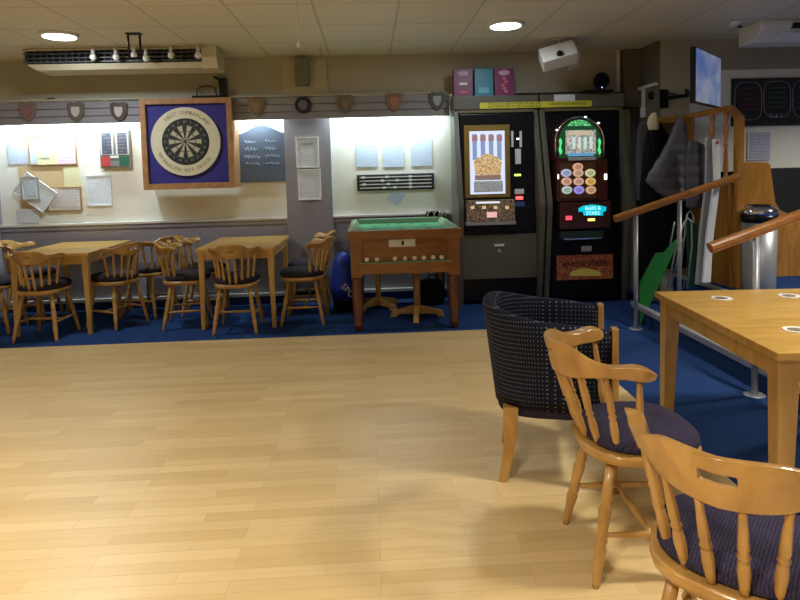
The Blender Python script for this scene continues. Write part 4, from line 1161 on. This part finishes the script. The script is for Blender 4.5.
s_ = secs([(689, 696, 141), (687, 704, 145), (686, 705, 160), (686, 706, 180), (686, 706, 205), (687, 705, 208)], 5.42, 3.05, .04)
garment('jacket_sleeve', 'narrow grey quilted gilet hanging right of the large grey jacket', 'jacket', (3.05, 5.42, 0), s_, M_grey2, .2)
s_ = secs([(651, 657, 118), (646, 668, 135), (643, 672, 160), (640, 684, 190), (640, 690, 215), (640, 690, 245), (643, 686, 268)], 5.74, 2.9, .05)
garment('black_coat', 'long black coat hanging behind the grey quilted jacket', 'coat', (2.9, 5.74, 0), s_, M_blackm, .02)
s_ = secs([(640, 648, 122), (637, 651, 130), (636, 651, 150), (636, 650, 175), (637, 648, 200)], 5.86, 2.72, .05)
garment('dark_grey_coat', 'dark grey garment hanging at the left end of the partition rail', 'coat', (2.72, 5.86, 0), s_, plain('dark grey wool', hexc(62, 62, 66), .8), .02)
s_ = secs([(652, 655, 113), (649, 658, 117), (647, 659, 123), (649, 658, 130)], 5.68, 2.75, .04)
garment('cream_cap', 'cream woollen hat on the left end of the partition rail', 'hat', (2.75, 5.68, 0), s_, plain('cream wool', hexc(196, 186, 150), .9), .04)
s_ = secs([(651, 658, 130), (650, 659, 140), (652, 659, 152), (655, 659, 157)], 5.66, 2.75, .03)
garment('black_scarf', 'black scarf hanging below the cream woollen hat', 'scarf', (2.75, 5.66, 0), s_, M_blackm, .04)
# flip-down items leaning: green board, folded tables
t = thing('green_board', 'green sheet board leaning between the handrail post and the steps', 'board', (0, 0, 0))
MB().prism([(2.315+.46*z, y, z) for y, z in ((5.12, .005), (5.12, .72), (5.17, .73), (5.27, .60), (5.40, .58), (5.44, .30))], (.012, 0, .006)).build('sheet', plain('green board', hexc(28, 120, 52), .5, var=.08), t)
def leaning(name, lab, cat, pts, Y, th, mat, par=None):
    t = thing(name, lab, cat, (0, 0, 0))
    P3 = [at(px, py, Y) for px, py in pts]
    P3 = [(p_.x, Y+.10*(p_.z-.2), p_.z) for p_ in P3]
    MB().prism(P3, (0, th, 0)).build('panel', mat, t, bevel=.004)
    return t
M_gw = plain('grey white laminate', hexc(226, 230, 236), .4, var=.04)
M_gd = plain('grey steel edge', hexc(168, 176, 186), .4, .1)
t = leaning('folded_table', 'white edged folded table leaning against the partition', 'folded table', [(723, 138), (730, 139), (728, 180), (717, 240), (712, 283), (704, 283), (711, 235), (722, 180)], 5.0, .03, M_gw)
MB().lohi((at(726, 140, 5.0).x-.01, 5.12, at(726, 143, 5.0).z), (at(726, 140, 5.0).x+.01, 5.14, at(726, 141, 5.0).z+.005)).build('red_label', plain('red label', hexc(170, 50, 50), .5), t)
t2 = leaning('folded_table', 'grey folded table leaning behind the white edged one', 'folded table', [(716, 136), (723, 137), (721, 182), (710, 240), (704, 285), (697, 285), (704, 235), (713, 182)], 5.06, .03, M_gd)
t3 = leaning('green_sheet', 'dark green folded sheet standing behind the steel trolley', 'board', [(691, 222), (703, 224), (697, 286), (689, 286)], 5.12, .02, plain('dark green sheet', hexc(26, 80, 46), .6))
# trolley of folded chrome frames
t = thing('folded_chair', 'folded chrome chair frame leaning by the second handrail post, left', 'folding chair', (0, 0, 0))
def hoop(pix, Y, r_=.008, tt=None, nm='frame'):
    P3 = [at(px, py, Y) for px, py in pix]; MB().tube([(p_.x, Y+.05*p_.z, p_.z) for p_ in P3], r_, 8).build(nm, M_steel, tt)
hoop([(669, 289), (678, 245), (686, 225), (690, 218), (694, 222), (694, 245), (688, 289)], 5.12, .009, t)
hoop([(672, 289), (682, 245), (690, 232), (693, 250), (684, 289)], 5.16, .007, t)
t = thing('folded_chair', 'folded chrome chair frame leaning by the second handrail post, right', 'folding chair', (0, 0, 0))
hoop([(679, 289), (687, 235), (690, 215), (693, 211), (696, 216), (696, 232), (689, 289)], 5.2, .008, t)
hoop([(670, 255), (676, 228), (677, 222)], 5.2, .007, t, 'strut')

# ------------------------------------------------------------------ television
q = at(707.5, 79, 5.2)
t = thing('television', 'wall mounted television angled away with a pale blue picture', 'television', (q.x, 5.2, q.z), R(90-44))
# local x runs along the screen; front faces -y
tw, th_ = .78, .455
MB().lohi((-tw/2, -.01, -th_/2), (tw/2, .035, th_/2), .006).build('casing', M_black, t)
m_, tt_, bb_ = nt('tv picture')
tc = N(tt_, 'ShaderNodeTexCoord'); no = N(tt_, 'ShaderNodeTexNoise'); no.inputs['Scale'].default_value = 3
tt_.links.new(tc.outputs['Object'], no.inputs['Vector'])
cr = N(tt_, 'ShaderNodeValToRGB'); cr.color_ramp.elements[0].position = .4; cr.color_ramp.elements[0].color = (.10, .17, .42, 1); cr.color_ramp.elements[1].position = .6; cr.color_ramp.elements[1].color = (.30, .33, .45, 1)
tt_.links.new(no.outputs['Fac'], cr.inputs['Fac']); tt_.links.new(cr.outputs[0], bb_.inputs['Emission Color']); bb_.inputs['Emission Strength'].default_value = .6
bb_.inputs['Base Color'].default_value = (.02, .02, .03, 1); bb_.inputs['Roughness'].default_value = .2
MB().lohi((-tw/2+.012, -.014, -th_/2+.012), (tw/2-.012, -.009, th_/2-.012)).build('screen', m_, t)
# bracket
qa = at(662, 99, RW); qb = at(694, 100, 5.3)
t2 = thing('tv_bracket', 'black swing arm bracket holding the television to the wall corner', 'bracket', (qa.x, RW, qa.z))
MB().lohi((-.03, -.03, -.09), (.05, 0, .09), .004).build('wall_plate', M_black, t2)
e_ = Vector((q.x-.10-qa.x, 5.2+.12-RW, -.02))
MB().tube([(0, -.03, 0), (.12, -.28, 0), (e_.x-.02, e_.y, -.0)], .02, 8).build('arm', M_black, t2)
MB().tube([(0, -.02, .07), (.1, -.22, .0)], .008, 6).build('strut', M_black, t2)

# ------------------------------------------------------------------ raised area wall
c_, w_, h_ = rect(732, 77.5, 850, 125, RW-.02)
t = thing('chalk_menu_board', 'wide black chalkboard with red, green and blue outlined lists', 'chalkboard', (c_.x, RW, c_.z))
MB().lohi((-w_/2, -.025, -h_/2), (w_/2, 0, h_/2), .003).build('board', M_chalkb, t)
def blob(px0, px1, py0, py1, col, nm):
    pp = []; 
    for k in range(24):
        a_ = 2*PI*k/24; ex = .55
        x = math.copysign(abs(math.cos(a_))**ex, math.cos(a_)); z = math.copysign(abs(math.sin(a_))**ex, math.sin(a_))
        q = at((px0+px1)/2+(px1-px0)/2*x, (py0+py1)/2-(py1-py0)/2*z, RW-.03); pp.append((q.x-c_.x, -.026, q.z-c_.z))
    MB().tube(pp, .0028, 5, closed=True).build(nm, plain('chalk outline', hexc(165, 165, 168), .9), t)
    tx = MB()
    for r_ in range(5):
        py = py0+7+r_*(py1-py0-12)/5
        a__ = at(px0+5, py, RW-.03); b__ = at(px1-5, py, RW-.03)
        pts_ = [(a__.x-c_.x+(b__.x-a__.x)*i/22, -.026, a__.z-c_.z+.008*math.sin(i*2.1+r_)+random.uniform(-.004, .004)) for i in range(23)]
        tx.tube(pts_, .0030, 4)
    tx.build(nm.replace('outline', 'writing'), plain('chalk '+nm, col, .9), t)
blob(735, 762, 82, 120, hexc(150, 60, 84), 'red_list_outline')
blob(764, 791, 81, 117, hexc(70, 140, 100), 'green_list_outline')
blob(793, 825, 80, 118, hexc(80, 130, 180), 'blue_list_outline')
q = at(776, 116, RW-.03); text('date_text', 'O & 2', .06, plain('chalk outline', hexc(120, 120, 124), .9), (q.x-c_.x, -.027, q.z-c_.z), t)
c_, w_, h_ = rect(748, 131, 771, 160, RW-.02)
t = thing('picture_frame', 'silver framed white notice below the wide black chalkboard', 'picture frame', (c_.x, RW-.012, c_.z))
MB().lohi((-w_/2, -.01, -h_/2), (w_/2, 0.012, h_/2), .002).build('frame', M_silver, t)
MB().lohi((-w_/2+.014, -.014, -h_/2+.014), (w_/2-.014, -.009, h_/2-.014)).build('sheet', lined('pale lilac notice', hexc(186, 186, 204), hexc(150, 150, 172), .03), t)
# air conditioner
q0 = at(762, 30, 5.15); 
t = thing('air_conditioner', 'white ceiling air conditioner cut off by the top right corner', 'air conditioner', (q0.x, 5.15, 0))
MB().prism([(0, 0, CEIL-.0), (0, .0, CEIL-.05), (0, .12, CEIL-.17), (0, .34, CEIL-.17), (0, .34, CEIL)], (1.4, 0, 0)).build('casing', M_white, t, bevel=.012)
MB().prism([(.2, .035, CEIL-.10), (.2, .10, CEIL-.165), (.2, .13, CEIL-.165), (.2, .06, CEIL-.10)], (1.0, -.012, -.012)).build('louvre', M_silver, t)
MB().lohi((.27, -.012, CEIL-.075), (.42, .02, CEIL-.03)).build('dark_vent', M_black, t)
# booth bench end
YB = 5.52
def bpt(px, py): q = at(px, py, YB); return (q.x, 0, q.z)
x_r = 5.2
o0 = at(742, 163, YB)
pts = [(742, 163), (744, 161.5), (768, 162), (770.5, 165), (773, 185), (775.5, 202), (780, 210), (790, 214.5), (815, 216)]
P_ = [bpt(*p_) for p_ in pts]
P_ = [(o0.x-.02, 0, .30)]+P_+[(P_[-1][0], 0, .30)]
t = thing('bench_end', 'curved golden plywood bench end on the raised floor at right', 'bench', (0, YB, 0))
MB().prism(P_, (0, .03, 0)).build('side_panel', M_part, t, bevel=.004)
MB().lohi((o0.x, .03, .30), (o0.x+.30, .36, 1.30), .01).build('backrest', M_blackm, t)
MB().lohi((o0.x+.31, .03, .30), (x_r, .36, .78), .03).build('seat', M_blackm, t)
c_, w_, h_ = rect(769, 167, 860, 220, RW-.03)
tag(MB().lohi((c_.x-w_/2, RW-.04, .3), (c_.x+w_/2, RW-.012, c_.z+h_/2), .01).build('dark_padding', plain('near black upholstery', (.008, .008, .012), .6)), 'black wall padding behind the curved bench end', 'padding')
# bin with chrome lid
qb = at(759.5, 210, 5.0)
t = thing('waste_bin', 'grey waste bin with shiny chrome rim beside the partition post', 'waste bin', (qb.x, 5.0, .30))
hb = qb.z-.30; rb = .135
MB().lathe((0, 0, 0), (0, 0, hb-.1), [(0, rb*.9), (.04, rb*.95), (1, rb)], 32).build('body', M_steel, t)
MB().lathe((0, 0, hb-.1), (0, 0, hb-.035), [(0, rb*1.02), (1, rb*1.04)], 32).build('collar', M_black, t)
MB().lathe((0, 0, hb-.035), (0, 0, hb+.04), [(0, rb*1.04), (.3, rb*1.08), (.6, rb*1.0), (1, rb*.7)], 32).build('chrome_rim', M_chrome, t)
MB().lathe((0, 0, hb+.04), (0, 0, hb+.045), [(0, rb*.68), (1, rb*.6)], 28).build('opening', M_blackm, t)
